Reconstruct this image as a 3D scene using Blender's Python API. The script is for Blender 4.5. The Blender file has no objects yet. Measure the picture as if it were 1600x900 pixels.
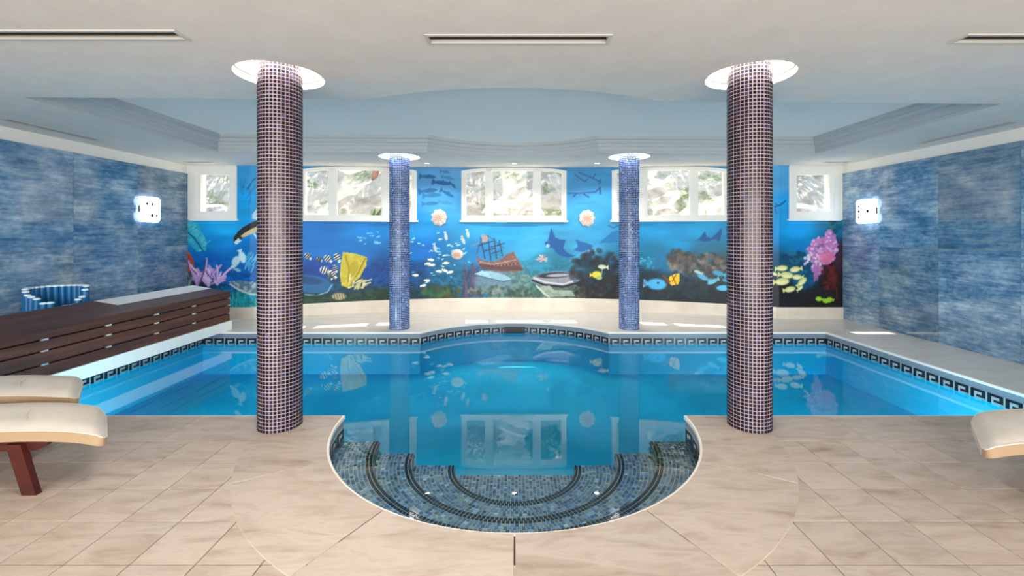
import bpy, math, random
import numpy as np
from mathutils import Vector, Matrix
from mathutils.geometry import delaunay_2d_cdt

# ------------------------------------------------------------------ camera, sky, sun, lights
sc = bpy.context.scene
COL = sc.collection
K = 1.18                      # survey units -> metres
F, VX, VY = 690.0, 804.0, 366.0   # focal length and vanishing point in photo pixels (1600x900)
HC = 1.4                      # camera height in survey units
PI = math.pi

cam_d = bpy.data.cameras.new('camera'); cam = bpy.data.objects.new('camera', cam_d); COL.objects.link(cam)
cam.location = (0, 0, HC * K); cam.rotation_euler = (PI / 2, 0, 0)
cam_d.sensor_width = 36; cam_d.lens = F / 1600 * 36
cam_d.shift_x = (800 - VX) / 1600; cam_d.shift_y = (VY - 450) / 1600
cam_d.clip_start = .05; cam_d.clip_end = 200
sc.camera = cam

world = bpy.data.worlds.new('world'); sc.world = world; world.use_nodes = True
wn = world.node_tree.nodes; wl = world.node_tree.links
sky = wn.new('ShaderNodeTexSky'); sky.sky_type = 'NISHITA'; sky.sun_disc = False
sky.sun_elevation = math.radians(58); sky.sun_rotation = math.radians(8); sky.air_density = 1.0; sky.dust_density = 2.5
wn['Background'].inputs[1].default_value = 0.56
wl.new(sky.outputs[0], wn['Background'].inputs[0])

def light(name, kind, loc, energy, color=(1, 1, 1), size=None, rot=(0, 0, 0)):
    d = bpy.data.lights.new(name, kind); d.energy = energy; d.color = color
    if kind == 'AREA':
        d.shape = 'RECTANGLE'; d.size, d.size_y = size[0] * K, size[1] * K
    o = bpy.data.objects.new(name, d); COL.objects.link(o)
    o.location = [c * K for c in loc]; o.rotation_euler = rot
    return o
sun = light('sun', 'SUN', (0, 14, 9), 8.0, (1, .95, .87)); sun.data.angle = math.radians(.6)
sun.rotation_euler = Vector((.10, -1, -1.75)).to_track_quat('-Z', 'Y').to_euler()
# added area light standing for daylight from unseen windows behind the camera, and the ceiling lamps over the front deck
light('rear_daylight_fill', 'AREA', (0, -2.9, 1.25), 400, (1, .95, .89), (8.5, 2.1), (PI / 2 + .30, 0, 0))
light('front_deck_lamp', 'AREA', (-.6, 1.3, 2.53), 40, (1, .95, .88), (.35, .35), (0, 0, 0))
for x in (-3.2, 3.4):        # unseen area lights added under water to brighten the pool
    light('pool_fill', 'AREA', (x, 3.43, -.36), 34, (.9, 1, 1), (.3, .2), (PI / 2 - .45, 0, 0))

vs = sc.view_settings
vs.view_transform = 'Standard'; vs.look = 'None'; vs.exposure = 0.74; vs.gamma = 1.0; vs.use_curve_mapping = False
sc.cycles.use_denoising = True
sc.cycles.max_bounces = 10; sc.cycles.diffuse_bounces = 6; sc.cycles.transparent_max_bounces = 12
sc.cycles.caustics_reflective = False; sc.cycles.caustics_refractive = False
sc.cycles.sample_clamp_indirect = 8

# ------------------------------------------------------------------ helpers
rng = random.Random(7)
def lin(c):
    c = c / 255.0
    return c / 12.92 if c <= .04045 else ((c + .055) / 1.055) ** 2.4
def C(r, g, b): return (lin(r), lin(g), lin(b), 1)

MATS = {}
def mat(name, color=(200, 200, 200), rough=.5, metal=0, emis=None, estr=0, spec=.5, coat=0):
    m = bpy.data.materials.new(name); m.use_nodes = True
    b = m.node_tree.nodes['Principled BSDF']
    b.inputs['Base Color'].default_value = C(*color)
    b.inputs['Roughness'].default_value = rough; b.inputs['Metallic'].default_value = metal
    b.inputs['Specular IOR Level'].default_value = spec
    if coat: b.inputs['Coat Weight'].default_value = coat; b.inputs['Coat Roughness'].default_value = .05
    if emis:
        b.inputs['Emission Color'].default_value = C(*emis); b.inputs['Emission Strength'].default_value = estr
    MATS[name] = m
    return m
def nodes(m): return m.node_tree.nodes, m.node_tree.links, m.node_tree.nodes['Principled BSDF']
def ramp(n, stops):
    r = n.new('ShaderNodeValToRGB'); e = r.color_ramp.elements
    while len(e) > 1: e.remove(e[-1])
    e[0].position = stops[0][0]; e[0].color = C(*stops[0][1])
    for p, c in stops[1:]:
        k = e.new(p); k.color = C(*c)
    return r
def noise_mat(name, stops, scale=(1, 1, 1), nscale=4, detail=6, rough=.5, bump=0, bscale=None, per_obj=0, distort=0, rot=(0, 0, 0), spec=.5, coat=0, nrough=.6):
    """procedural stone / plaster / wood: stretched noise through a colour ramp, varied per object"""
    m = mat(name, rough=rough, spec=spec, coat=coat); n, l, b = nodes(m)
    tc = n.new('ShaderNodeTexCoord'); mp = n.new('ShaderNodeMapping')
    mp.inputs['Scale'].default_value = scale; mp.inputs['Rotation'].default_value = rot
    l.new(tc.outputs['Object'], mp.inputs[0])
    nz = n.new('ShaderNodeTexNoise'); nz.noise_dimensions = '4D'
    nz.inputs['Scale'].default_value = nscale; nz.inputs['Detail'].default_value = detail
    nz.inputs['Roughness'].default_value = nrough; nz.inputs['Distortion'].default_value = distort
    l.new(mp.outputs[0], nz.inputs['Vector'])
    r = ramp(n, stops); l.new(nz.outputs[0], r.inputs[0])
    src = r.outputs[0]
    if per_obj:
        oi = n.new('ShaderNodeObjectInfo')
        mm = n.new('ShaderNodeMath'); mm.operation = 'MULTIPLY'; mm.inputs[1].default_value = 37
        l.new(oi.outputs['Random'], mm.inputs[0]); l.new(mm.outputs[0], nz.inputs['W'])
        hs = n.new('ShaderNodeHueSaturation'); mr = n.new('ShaderNodeMapRange')
        mr.inputs[3].default_value = 1 - per_obj; mr.inputs[4].default_value = 1 + per_obj
        l.new(oi.outputs['Random'], mr.inputs[0]); l.new(mr.outputs[0], hs.inputs['Value'])
        l.new(src, hs.inputs['Color']); src = hs.outputs[0]
    l.new(src, b.inputs['Base Color'])
    if bump:
        n2 = n.new('ShaderNodeTexNoise'); n2.inputs['Scale'].default_value = bscale or nscale * 4; n2.inputs['Detail'].default_value = 4
        l.new(mp.outputs[0], n2.inputs['Vector'])
        bp = n.new('ShaderNodeBump'); bp.inputs['Strength'].default_value = bump; bp.inputs['Distance'].default_value = .01
        l.new(n2.outputs[0], bp.inputs['Height']); l.new(bp.outputs[0], b.inputs['Normal'])
    return m

def tag(o, label=None, cat=None, group=None, kind=None):
    if label: o['label'] = label
    if cat: o['category'] = cat
    if group: o['group'] = group
    if kind: o['kind'] = kind
    return o
ORG = {}
def thing(name, loc, label, cat, group=None):
    o = bpy.data.objects.new(name, None); COL.objects.link(o)
    o.location = [c * K for c in loc]; o.empty_display_size = .1
    ORG[o] = Vector(loc)
    return tag(o, label, cat, group)
def to_mesh(name, verts, faces, mats, org, fmat=None, smooth=False):
    me = bpy.data.meshes.new(name)
    ox, oy, oz = org
    me.from_pydata([((x - ox) * K, (y - oy) * K, (z - oz) * K) for x, y, z in verts], [], faces)
    for m in (mats if isinstance(mats, (list, tuple)) else [mats]):
        me.materials.append(MATS[m])
    if fmat: me.polygons.foreach_set('material_index', fmat)
    if smooth: me.polygons.foreach_set('use_smooth', [True] * len(faces))
    me.update()
    return me
def link(name, me, parent=None, org=(0, 0, 0)):
    o = bpy.data.objects.new(name, me); COL.objects.link(o)
    ORG[o] = Vector(org)
    if parent is not None:
        o.parent = parent; o.location = [(a - b) * K for a, b in zip(org, ORG[parent])]
    else:
        o.location = [a * K for a in org]
    return o
def mk(name, vf, mats, parent=None, org=None, fmat=None, smooth=False):
    verts, faces = vf
    if org is None: org = ORG[parent] if parent is not None else (0, 0, 0)
    return link(name, to_mesh(name, verts, faces, mats, org, fmat, smooth), parent, org)
def auto_smooth(o, ang=40):
    me = o.data
    me.polygons.foreach_set('use_smooth', [True] * len(me.polygons))
    me.set_sharp_from_angle(angle=math.radians(ang))
    return o
def merge(*vfs):
    V, Fc = [], []
    for v, f in vfs:
        k = len(V); V += list(v); Fc += [tuple(i + k for i in q) for q in f]
    return V, Fc
def xf(vf, M): return [tuple(M @ Vector(v)) for v in vf[0]], vf[1]
def box(x0, x1, y0, y1, z0, z1, b=0.0):
    if b <= 0:
        v = [(x, y, z) for z in (z0, z1) for y in (y0, y1) for x in (x0, x1)]
        return v, [(0, 2, 3, 1), (4, 5, 7, 6), (0, 1, 5, 4), (2, 6, 7, 3), (0, 4, 6, 2), (1, 3, 7, 5)]
    return prism_bev([(x0, y0), (x1, y0), (x1, y1), (x0, y1)], z0, z1, b)
def inset(poly, d):
    """offset a counter-clockwise polygon inward by d (mitred)"""
    n = len(poly); out = []
    for i in range(n):
        a = Vector(poly[i - 1]); p = Vector(poly[i]); c = Vector(poly[(i + 1) % n])
        e1 = (p - a).normalized(); e2 = (c - p).normalized()
        n1 = Vector((-e1.y, e1.x)); n2 = Vector((-e2.y, e2.x))
        m = n1 + n2
        m = m / max(.25, (1 + n1.dot(n2)))
        out.append(tuple(p + m * d))
    return out
def prism_bev(poly, z0, z1, b):
    n = len(poly); pi = inset(poly, b)
    v = [(x, y, z0) for x, y in poly] + [(x, y, z1 - b) for x, y in poly] + [(x, y, z1) for x, y in pi]
    f = [tuple(range(n - 1, -1, -1)), tuple(range(2 * n, 3 * n))]
    for i in range(n):
        j = (i + 1) % n
        f += [(i, j, n + j, n + i), (n + i, n + j, 2 * n + j, 2 * n + i)]
    return v, f
def prism(poly, z0, z1):
    n = len(poly)
    v = [(x, y, z0) for x, y in poly] + [(x, y, z1) for x, y in poly]
    return v, [tuple(range(n - 1, -1, -1)), tuple(range(n, 2 * n))] + [(i, (i + 1) % n, n + (i + 1) % n, n + i) for i in range(n)]
def lathe(prof, cx, cy, n=32, closed=False):
    v, f = [], []
    for r, z in prof:
        for k in range(n):
            a = 2 * PI * k / n; v.append((cx + r * math.cos(a), cy + r * math.sin(a), z))
    m = len(prof)
    for i in range(m if closed else m - 1):
        for k in range(n):
            k2 = (k + 1) % n; i2 = (i + 1) % m
            f.append((i * n + k, i * n + k2, i2 * n + k2, i2 * n + k))
    return v, f
def tube(path, r, n=8, caps=True, rs=None):
    P = [Vector(p) for p in path]; v, f = [], []
    up = Vector((0, 0, 1))
    for i, p in enumerate(P):
        t = (P[min(i + 1, len(P) - 1)] - P[max(i - 1, 0)]).normalized()
        u = Vector((0, 1, 0)) if abs(t.dot(up)) > .95 else up
        a = t.cross(u).normalized(); b = a.cross(t)
        rr = rs[i] if rs else r
        for k in range(n):
            q = p + (a * math.cos(2 * PI * k / n) + b * math.sin(2 * PI * k / n)) * rr
            v.append(tuple(q))
    for i in range(len(P) - 1):
        for k in range(n):
            k2 = (k + 1) % n
            f.append((i * n + k, i * n + k2, (i + 1) * n + k2, (i + 1) * n + k))
    if caps: f += [tuple(range(n - 1, -1, -1)), tuple(range((len(P) - 1) * n, len(P) * n))]
    return v, f
def inside(p, poly):
    x, y = p; c = False; n = len(poly)
    for i in range(n):
        x1, y1 = poly[i]; x2, y2 = poly[i - 1]
        if (y1 > y) != (y2 > y) and x < (x2 - x1) * (y - y1) / (y2 - y1) + x1: c = not c
    return c
def flat(outer, holes=(), zf=0.0, down=False, extra=()):
    """triangulated plane with holes; zf a height or a height function"""
    vs_, es = [], []
    for lp in [outer] + list(holes):
        k = len(vs_); vs_ += [Vector(p) for p in lp]; es += [(k + i, k + (i + 1) % len(lp)) for i in range(len(lp))]
    for ln in extra:
        k = len(vs_); vs_ += [Vector(p) for p in ln]; es += [(k + i, k + i + 1) for i in range(len(ln) - 1)]
    r = delaunay_2d_cdt(vs_, es, [], 0, 1e-6)
    V, T = r[0], r[2]; Fc = []
    for t in T:
        c = (sum(V[i].x for i in t) / 3, sum(V[i].y for i in t) / 3)
        if inside(c, outer) and not any(inside(c, h) for h in holes):
            a, b, d = (V[i] for i in t[:3])
            ccw = (b.x - a.x) * (d.y - a.y) - (b.y - a.y) * (d.x - a.x) > 0
            t = tuple(t)
            Fc.append(t if ccw != down else t[::-1])
    z = zf if callable(zf) else (lambda x, y: zf)
    return [(p.x, p.y, z(p.x, p.y)) for p in V], Fc
def arc(cx, cy, r, a0, a1, n):
    return [(cx + r * math.cos(math.radians(a0 + (a1 - a0) * i / n)), cy + r * math.sin(math.radians(a0 + (a1 - a0) * i / n))) for i in range(n + 1)]
def wallD(X):
    """plan of the bowed end wall: an arc between two straight ends"""
    return 7.35 if abs(X) >= 4.4 else 8.20 - 11.81 + math.sqrt(11.81 ** 2 - X * X)
def hitX(px):
    t = (px - VX) / F; X = 0
    for _ in range(60): X = .5 * X + .5 * t * wallD(X)
    return X
def ceilz(x, y):
    """ceiling height: level, lifting slightly toward the bowed window wall"""
    d = wallD(x)
    if y <= 6.95 or d <= 7.351: return 2.55
    return 2.55 + .09 * (d - 7.35) / .85 * min(1, (y - 6.95) / (d - 6.95))

# ------------------------------------------------------------------ materials
noise_mat('travertine', [(.22, (128, 108, 90)), (.40, (168, 151, 135)), (.58, (185, 171, 157)), (.76, (157, 139, 122))], scale=(.9, 3.2, 1), nscale=2.8, detail=7, rough=.42, bump=.06, per_obj=.07, distort=.8, rot=(0, 0, .5))
noise_mat('deck_stone', [(.3, (222, 208, 190)), (.55, (236, 226, 211)), (.75, (226, 213, 196))], scale=(1, 4, 1), nscale=1.5, rough=.22, bump=.02)
mat('mortar', (96, 78, 62), .9)
mat('coping_edge', (240, 232, 220), .35)
noise_mat('plaster', [(.3, (216, 212, 206)), (.7, (226, 222, 216))], nscale=3, rough=.9, bump=.12, bscale=60, spec=.2)
mat('moulding_shaded', (182, 186, 188), .8, spec=.2)  # shade on the moulding put into its colour as a greyer tone
mat('tray_paint', (238, 236, 231), .85, spec=.2)
mat('white_paint', (240, 238, 232), .45)
mat('wall_white', (240, 236, 228), .8, spec=.2)
def blue_stone():
    """glossy blue limestone: cloudy mottling with fine level bedding streaks, each slab its own"""
    m = mat('blue_stone', rough=.08, spec=.8); n, l, b = nodes(m)
    tc = n.new('ShaderNodeTexCoord'); oi = n.new('ShaderNodeObjectInfo')
    w = n.new('ShaderNodeMath'); w.operation = 'MULTIPLY'; w.inputs[1].default_value = 41; l.new(oi.outputs['Random'], w.inputs[0])
    outs = []
    for sc_, ns, de in (((1, .8, 1.3), 2.6, 10), ((1, .5, 5.0), 5.0, 8), ((1, 1, 1.6), 14, 6)):
        mp = n.new('ShaderNodeMapping'); mp.inputs['Scale'].default_value = sc_; l.new(tc.outputs['Object'], mp.inputs[0])
        nz = n.new('ShaderNodeTexNoise'); nz.noise_dimensions = '4D'; nz.inputs['Scale'].default_value = ns; nz.inputs['Detail'].default_value = de; nz.inputs['Roughness'].default_value = .7
        l.new(mp.outputs[0], nz.inputs['Vector']); l.new(w.outputs[0], nz.inputs['W']); outs.append(nz.outputs[0])
    def wsum(a, wa, bb, wb):
        m1 = n.new('ShaderNodeMath'); m1.operation = 'MULTIPLY'; m1.inputs[1].default_value = wa; l.new(a, m1.inputs[0])
        m2 = n.new('ShaderNodeMath'); m2.operation = 'MULTIPLY_ADD'; m2.inputs[1].default_value = wb; l.new(bb, m2.inputs[0]); l.new(m1.outputs[0], m2.inputs[2])
        return m2.outputs[0]
    f_ = wsum(wsum(outs[0], .5, outs[1], .34), 1.0, outs[2], .16)
    r = ramp(n, [(.36, (34, 68, 104)), (.46, (78, 116, 150)), (.53, (124, 152, 176)), (.63, (186, 198, 208))]); l.new(f_, r.inputs[0])
    hs = n.new('ShaderNodeHueSaturation'); mr = n.new('ShaderNodeMapRange'); mr.inputs[3].default_value = .82; mr.inputs[4].default_value = 1.22
    l.new(oi.outputs['Random'], mr.inputs[0]); l.new(mr.outputs[0], hs.inputs['Value']); l.new(r.outputs[0], hs.inputs['Color']); l.new(hs.outputs[0], b.inputs['Base Color'])
blue_stone()
mat('stone_joint', (116, 150, 178), .6)
mat('grout', (170, 152, 158), .7)
mat('grout_blue', (168, 182, 208), .7)
mat('pool_grout', (196, 202, 208), .7)
mat('lamp_glow', (255, 255, 255), .5, emis=(225, 240, 255), estr=3)
mat('ring_glow', (255, 255, 255), .5, emis=(255, 246, 240), estr=36)
mat('spot_glow', (255, 255, 255), .5, emis=(255, 250, 240), estr=40)
mat('lamp_body', (205, 225, 240), .4)
mat('black', (18, 18, 20), .5)
mat('vent_metal', (128, 126, 124), .4, metal=.3)
mat('vent_frame', (196, 193, 188), .5)
mat('vent_dark', (70, 69, 68), .7)
mat('steel', (215, 215, 212), .25, metal=.6)
noise_mat('dark_wood', [(.25, (44, 22, 15)), (.5, (78, 40, 28)), (.75, (112, 62, 44))], scale=(9, .5, 9), nscale=2.2, detail=6, rough=.5, bump=.05, per_obj=.14, spec=.5)
noise_mat('red_wood', [(.3, (48, 12, 8)), (.7, (80, 24, 16))], scale=(1, 6, 6), nscale=3, rough=.35)
noise_mat('cushion', [(.3, (208, 199, 186)), (.7, (218, 210, 198))], nscale=5, rough=.75, bump=.05, bscale=200, spec=.25)
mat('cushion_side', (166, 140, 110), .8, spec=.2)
mat('seam', (150, 128, 104), .8)
mat('tube_blue', (22, 112, 170), .35)
mat('tube_inner', (14, 84, 150), .4)
mat('tube_cap', (222, 240, 246), .4)
mat('basin', (0, 204, 246), .5)
mat('border_grey', (128, 138, 148), .35)
mat('tile_pale', (178, 178, 174), .25)
mat('tile_key', (28, 34, 48), .25)
noise_mat('shell_white', [(.3, (206, 186, 170)), (.6, (226, 214, 202))], nscale=9, rough=.4)
mat('shell_pink', (214, 164, 138), .5)
noise_mat('bank_soil', [(.3, (116, 104, 84)), (.5, (168, 158, 138)), (.62, (96, 104, 62)), (.75, (190, 184, 170))], nscale=1.4, rough=.9, bump=.4)
noise_mat('rock', [(.3, (116, 108, 98)), (.5, (168, 160, 150)), (.7, (206, 198, 188))], nscale=2.2, rough=.85, bump=.5, per_obj=.15)
noise_mat('leaf', [(.3, (52, 92, 34)), (.7, (120, 158, 70))], nscale=3, rough=.5, per_obj=.25)
noise_mat('leaf_dry', [(.3, (132, 112, 70)), (.7, (176, 150, 98))], nscale=3, rough=.6, per_obj=.2)
noise_mat('bark', [(.3, (120, 84, 66)), (.7, (176, 128, 106))], nscale=5, rough=.8, bump=.5)

def attr_mat(name, rough, attr='Col', spec=.5):
    m = mat(name, rough=rough, spec=spec); n, l, b = nodes(m)
    a = n.new('ShaderNodeAttribute'); a.attribute_name = attr
    l.new(a.outputs['Color'], b.inputs['Base Color'])
    return m
attr_mat('mosaic_glass', .16, spec=.32)
attr_mat('mosaic_pool', .3)
attr_mat('mural_paint', .45, spec=.3)

def clear_mat(name, tint, ior, rough=.0, bump=0):
    """clear sheet: Fresnel mix of straight-through and mirror"""
    m = bpy.data.materials.new(name); m.use_nodes = True; n, l = m.node_tree.nodes, m.node_tree.links
    n.clear()
    out = n.new('ShaderNodeOutputMaterial'); mix = n.new('ShaderNodeMixShader'); fr = n.new('ShaderNodeFresnel')
    tr = n.new('ShaderNodeBsdfTransparent'); gl = n.new('ShaderNodeBsdfGlossy')
    tr.inputs[0].default_value = (*tint, 1); gl.inputs['Roughness'].default_value = rough; fr.inputs[0].default_value = ior
    l.new(fr.outputs[0], mix.inputs[0]); l.new(tr.outputs[0], mix.inputs[1]); l.new(gl.outputs[0], mix.inputs[2]); l.new(mix.outputs[0], out.inputs[0])
    if bump:
        tc = n.new('ShaderNodeTexCoord'); nz = n.new('ShaderNodeTexNoise'); nz.inputs['Scale'].default_value = 2.2; nz.inputs['Detail'].default_value = 2
        bp = n.new('ShaderNodeBump'); bp.inputs['Strength'].default_value = bump; bp.inputs['Distance'].default_value = .02
        l.new(tc.outputs['Object'], nz.inputs['Vector']); l.new(nz.outputs[0], bp.inputs['Height'])
        l.new(bp.outputs[0], gl.inputs['Normal']); l.new(bp.outputs[0], fr.inputs['Normal'])
    MATS[name] = m
clear_mat('water', (.76, .96, 1.0), 1.5, 0, .03)
clear_mat('pane', (.97, .99, .98), 1.45)

# ------------------------------------------------------------------ the room
XL, XR, YF = -5.45, 5.47, -3.0
PXL, PXR, PYF, PYB = -4.45, 4.45, 3.39, 6.31       # pool edges
BAYC, BAYR = (0.0, 3.37), 1.317                    # round step bay
a_b = math.degrees(math.asin((PYF - BAYC[1]) / BAYR))
bay_arc = arc(BAYC[0], BAYC[1], BAYR, 180 - a_b, 360 + a_b, 48)
BKC, BKR = (0.0, 5.404), 1.626
a_k = math.degrees(math.asin((PYB - BKC[1]) / BKR))
back_arc = arc(BKC[0], BKC[1], BKR, a_k, 180 - a_k, 32)
POOL = [(PXL, PYF)] + bay_arc + [(PXR, PYF), (PXR, PYB)] + back_arc + [(PXL, PYB)]    # counter-clockwise

wall_line = [(XR, 7.35)] + [(x, wallD(x)) for x in np.linspace(4.4, -4.4, 45)] + [(XL, 7.35)]
ROOM = [(XL, YF), (XR, YF)] + wall_line

floor = mk('floor', flat(ROOM, [POOL], 0.0), 'deck_stone'); tag(floor, kind='structure')
# nosing of the pool surround
lip = []
po = inset(POOL, -.012); pin = inset(POOL, .012)
n = len(POOL)
v = [(x, y, .004) for x, y in po] + [(x, y, .004) for x, y in pin] + [(x, y, -.022) for x, y in pin] + [(x, y, -.022) for x, y in POOL]
f = [(k * n + i, k * n + (i + 1) % n, (k + 1) * n + (i + 1) % n, (k + 1) * n + i) for k in range(3) for i in range(n)]
mk('coping_nosing', (v, [q[::-1] for q in f]), 'coping_edge', floor)

bed = [(XL, YF), (XR, YF), (XR, PYF - .006), (BAYR + .01, PYF - .006)] + arc(*BAYC, BAYR + .012, 360, 180, 40) + [(-BAYR - .01, PYF - .006), (XL, PYF - .006)]
mk('mortar_bed', flat(bed, [], .0015), 'mortar', floor)
# front deck paving: square stones laid in rows, cut under the ring of coping
S = .2775
def bay_r(x, y): return math.hypot(x - BAYC[0], y - BAYC[1])
tile_mesh = to_mesh('floor_tile', *box(-S / 2 + .0026, S / 2 - .0026, -S / 2 + .0026, S / 2 - .0026, 0, .008, .0012), 'travertine', (0, 0, 0))
far_pav = []
for j in range(21):
    yc = 2.97 - S * (j + .5)
    for i in range(-20, 20):
        xc = (i + .35) * S if i >= 0 else (i + .65) * S
        if xc - S / 2 < XL or xc + S / 2 > XR: continue
        cx = [(xc + sx * S / 2, yc + sy * S / 2) for sx in (-1, 1) for sy in (-1, 1)]
        if min(bay_r(*c) for c in cx) < 1.36 or max(bay_r(*c) for c in cx) < 1.80: continue
        if yc < .6 or abs(xc) > 1.25 * (yc + .35) + .2:     # beyond what the photograph shows
            far_pav.append(box(xc - S / 2 + .0026, xc + S / 2 - .0026, yc - S / 2 + .0026, yc + S / 2 - .0026, .0005, .008)); continue
        o = link('floor_tile', tile_mesh, floor, (xc, yc, 0))
        o.rotation_euler = (rng.uniform(-.001, .001), rng.uniform(-.001, .001), 0)
tag(mk('paving', merge(*far_pav), 'travertine', floor), kind='stuff')
for s in (-1, 1):                                   # straight coping stones along the pool
    x = 1.776
    end = abs(PXL) if s < 0 else PXR
    while x < end + .5:
        x2 = x + .62
        a, b = (x + .002, x2 - .002)
        q = [(s * a, 2.972), (s * b, 2.972), (s * b, PYF - .006), (s * a, PYF - .006)]
        if s < 0: q = q[::-1]
        mk('coping_stone', prism_bev(q, 0, .009, .0012), 'travertine', floor, org=(s * (a + b) / 2, 3.18, 0))
        x = x2
for k in range(6):                                  # curved coping stones round the step bay
    a0, a1 = 180 + 30 * k, 210 + 30 * k
    if k == 0: a0 -= .6
    if k == 5: a1 += .6
    e = .16
    q = arc(*BAYC, 1.825, a0 + e, a1 - e, 10) + arc(*BAYC, BAYR + .004, a1 - e, a0 + e, 10)
    m = arc(*BAYC, 1.57, a0, a1, 2)[1]
    mk('coping_stone', prism_bev(q, 0, .012, .0012), 'travertine', floor, org=(m[0], m[1], 0))

# side walls: white plaster carrying large glossy blue stone slabs
def side_wall(name, X, s):
    w = mk(name, box(min(X, X - s * .3), max(X, X - s * .3), YF, 7.8, -.05, 2.75), 'wall_white', org=(X, 2, 0)); tag(w, kind='structure')
    ys = [7.349]
    y = 6.61 if s < 0 else 6.37
    while y > 1.5: ys.append(y); y -= .925
    zs = [0, 1.215, 2.41]
    for a, b in zip(ys[1:], ys[:-1]):
        for z0, z1 in zip(zs[:-1], zs[1:]):
            j = .0018
            x0, x1 = (X + .0005, X + .012) if s > 0 else (X - .012, X - .0005)
            mk('wall_tile', box(x0, x1, a + j, b - j, z0 + j, z1 - j), 'blue_stone', w, org=(X, (a + b) / 2, (z0 + z1) / 2))
side_wall('wall_left', XL, 1); side_wall('wall_right', XR, -1)

# wall behind the camera with an unseen opening put in for the added daylight
wf = mk('wall_front', merge(box(XL, -4.4, YF - .2, YF, 0, 2.75), box(4.4, XR, YF - .2, YF, 0, 2.75), box(-4.4, 4.4, YF - .2, YF, 2.35, 2.75), box(-4.4, 4.4, YF - .2, YF, 0, .12)), 'wall_white'); tag(wf, kind='structure')

# ------------------------------------------------------------------ bowed end wall and windows
SILL = 1.65
def zskirt(x): return .186 + .038 * (wallD(x) - 7.35) / .85
WIN = [(296, 371, 'narrow'), (468, 651, 'wide'), (721, 885, 'wide'), (956, 1140, 'wide'), (1232, 1304, 'narrow')]
wins = [(hitX(a), hitX(b), k) for a, b, k in WIN]
wins[0] = (XL + .10, wins[0][1], 'narrow'); wins[4] = (wins[4][0], XR - .10, 'narrow')
def ztop(X): return ceilz(X, wallD(X)) if abs(X) < 4.4 else 2.55
def head(w, X):
    """underside of the flat arch over a window"""
    a, b, kind = w
    u = (X - a) / (b - a) * 2 - 1
    if kind == 'narrow': return 2.515
    return ztop(X) - .012 - .055 * u ** 4
def wall_block(x0, x1, z0, z1, n=14, t=.28, zfun=None, zfun0=None):
    xs = np.linspace(x0, x1, n); v, f = [], []
    for x in xs:
        d = wallD(x); zt = zfun(x) if zfun else z1; zb = zfun0(x) if zfun0 else z0
        v += [(x, d, zb), (x, d, zt), (x, d + t, zt), (x, d + t, zb)]
    for i in range(n - 1):
        a, b = 4 * i, 4 * i + 4
        for k in range(4): f.append((a + k, a + (k + 1) % 4, b + (k + 1) % 4, b + k))
    f += [(3, 2, 1, 0), (4 * n - 4, 4 * n - 3, 4 * n - 2, 4 * n - 1)]
    return v, f
parts = [wall_block(XL, XR, -.05, SILL, 60)]
edges = [XL] + [x for w in wins for x in w[:2]] + [XR]
for a, b in zip(edges[0::2], edges[1::2]):
    parts.append(wall_block(a, b, SILL, 2.8, 10, zfun=lambda x: 2.85))
for w in wins:
    parts.append(wall_block(w[0], w[1], 0, 2.85, 16, zfun0=lambda x, w=w: head(w, x) + .004))
wb = mk('wall_back', merge(*parts), 'wall_white', org=(0, 8.0, 0)); tag(wb, kind='structure')
bb = mk('baseboard_back', wall_block(XL, XR, 0, .18, 60, t=-.022, zfun=zskirt), 'deck_stone', org=(0, 8.0, 0)); tag(bb, kind='structure')
bb.data.flip_normals()

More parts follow.
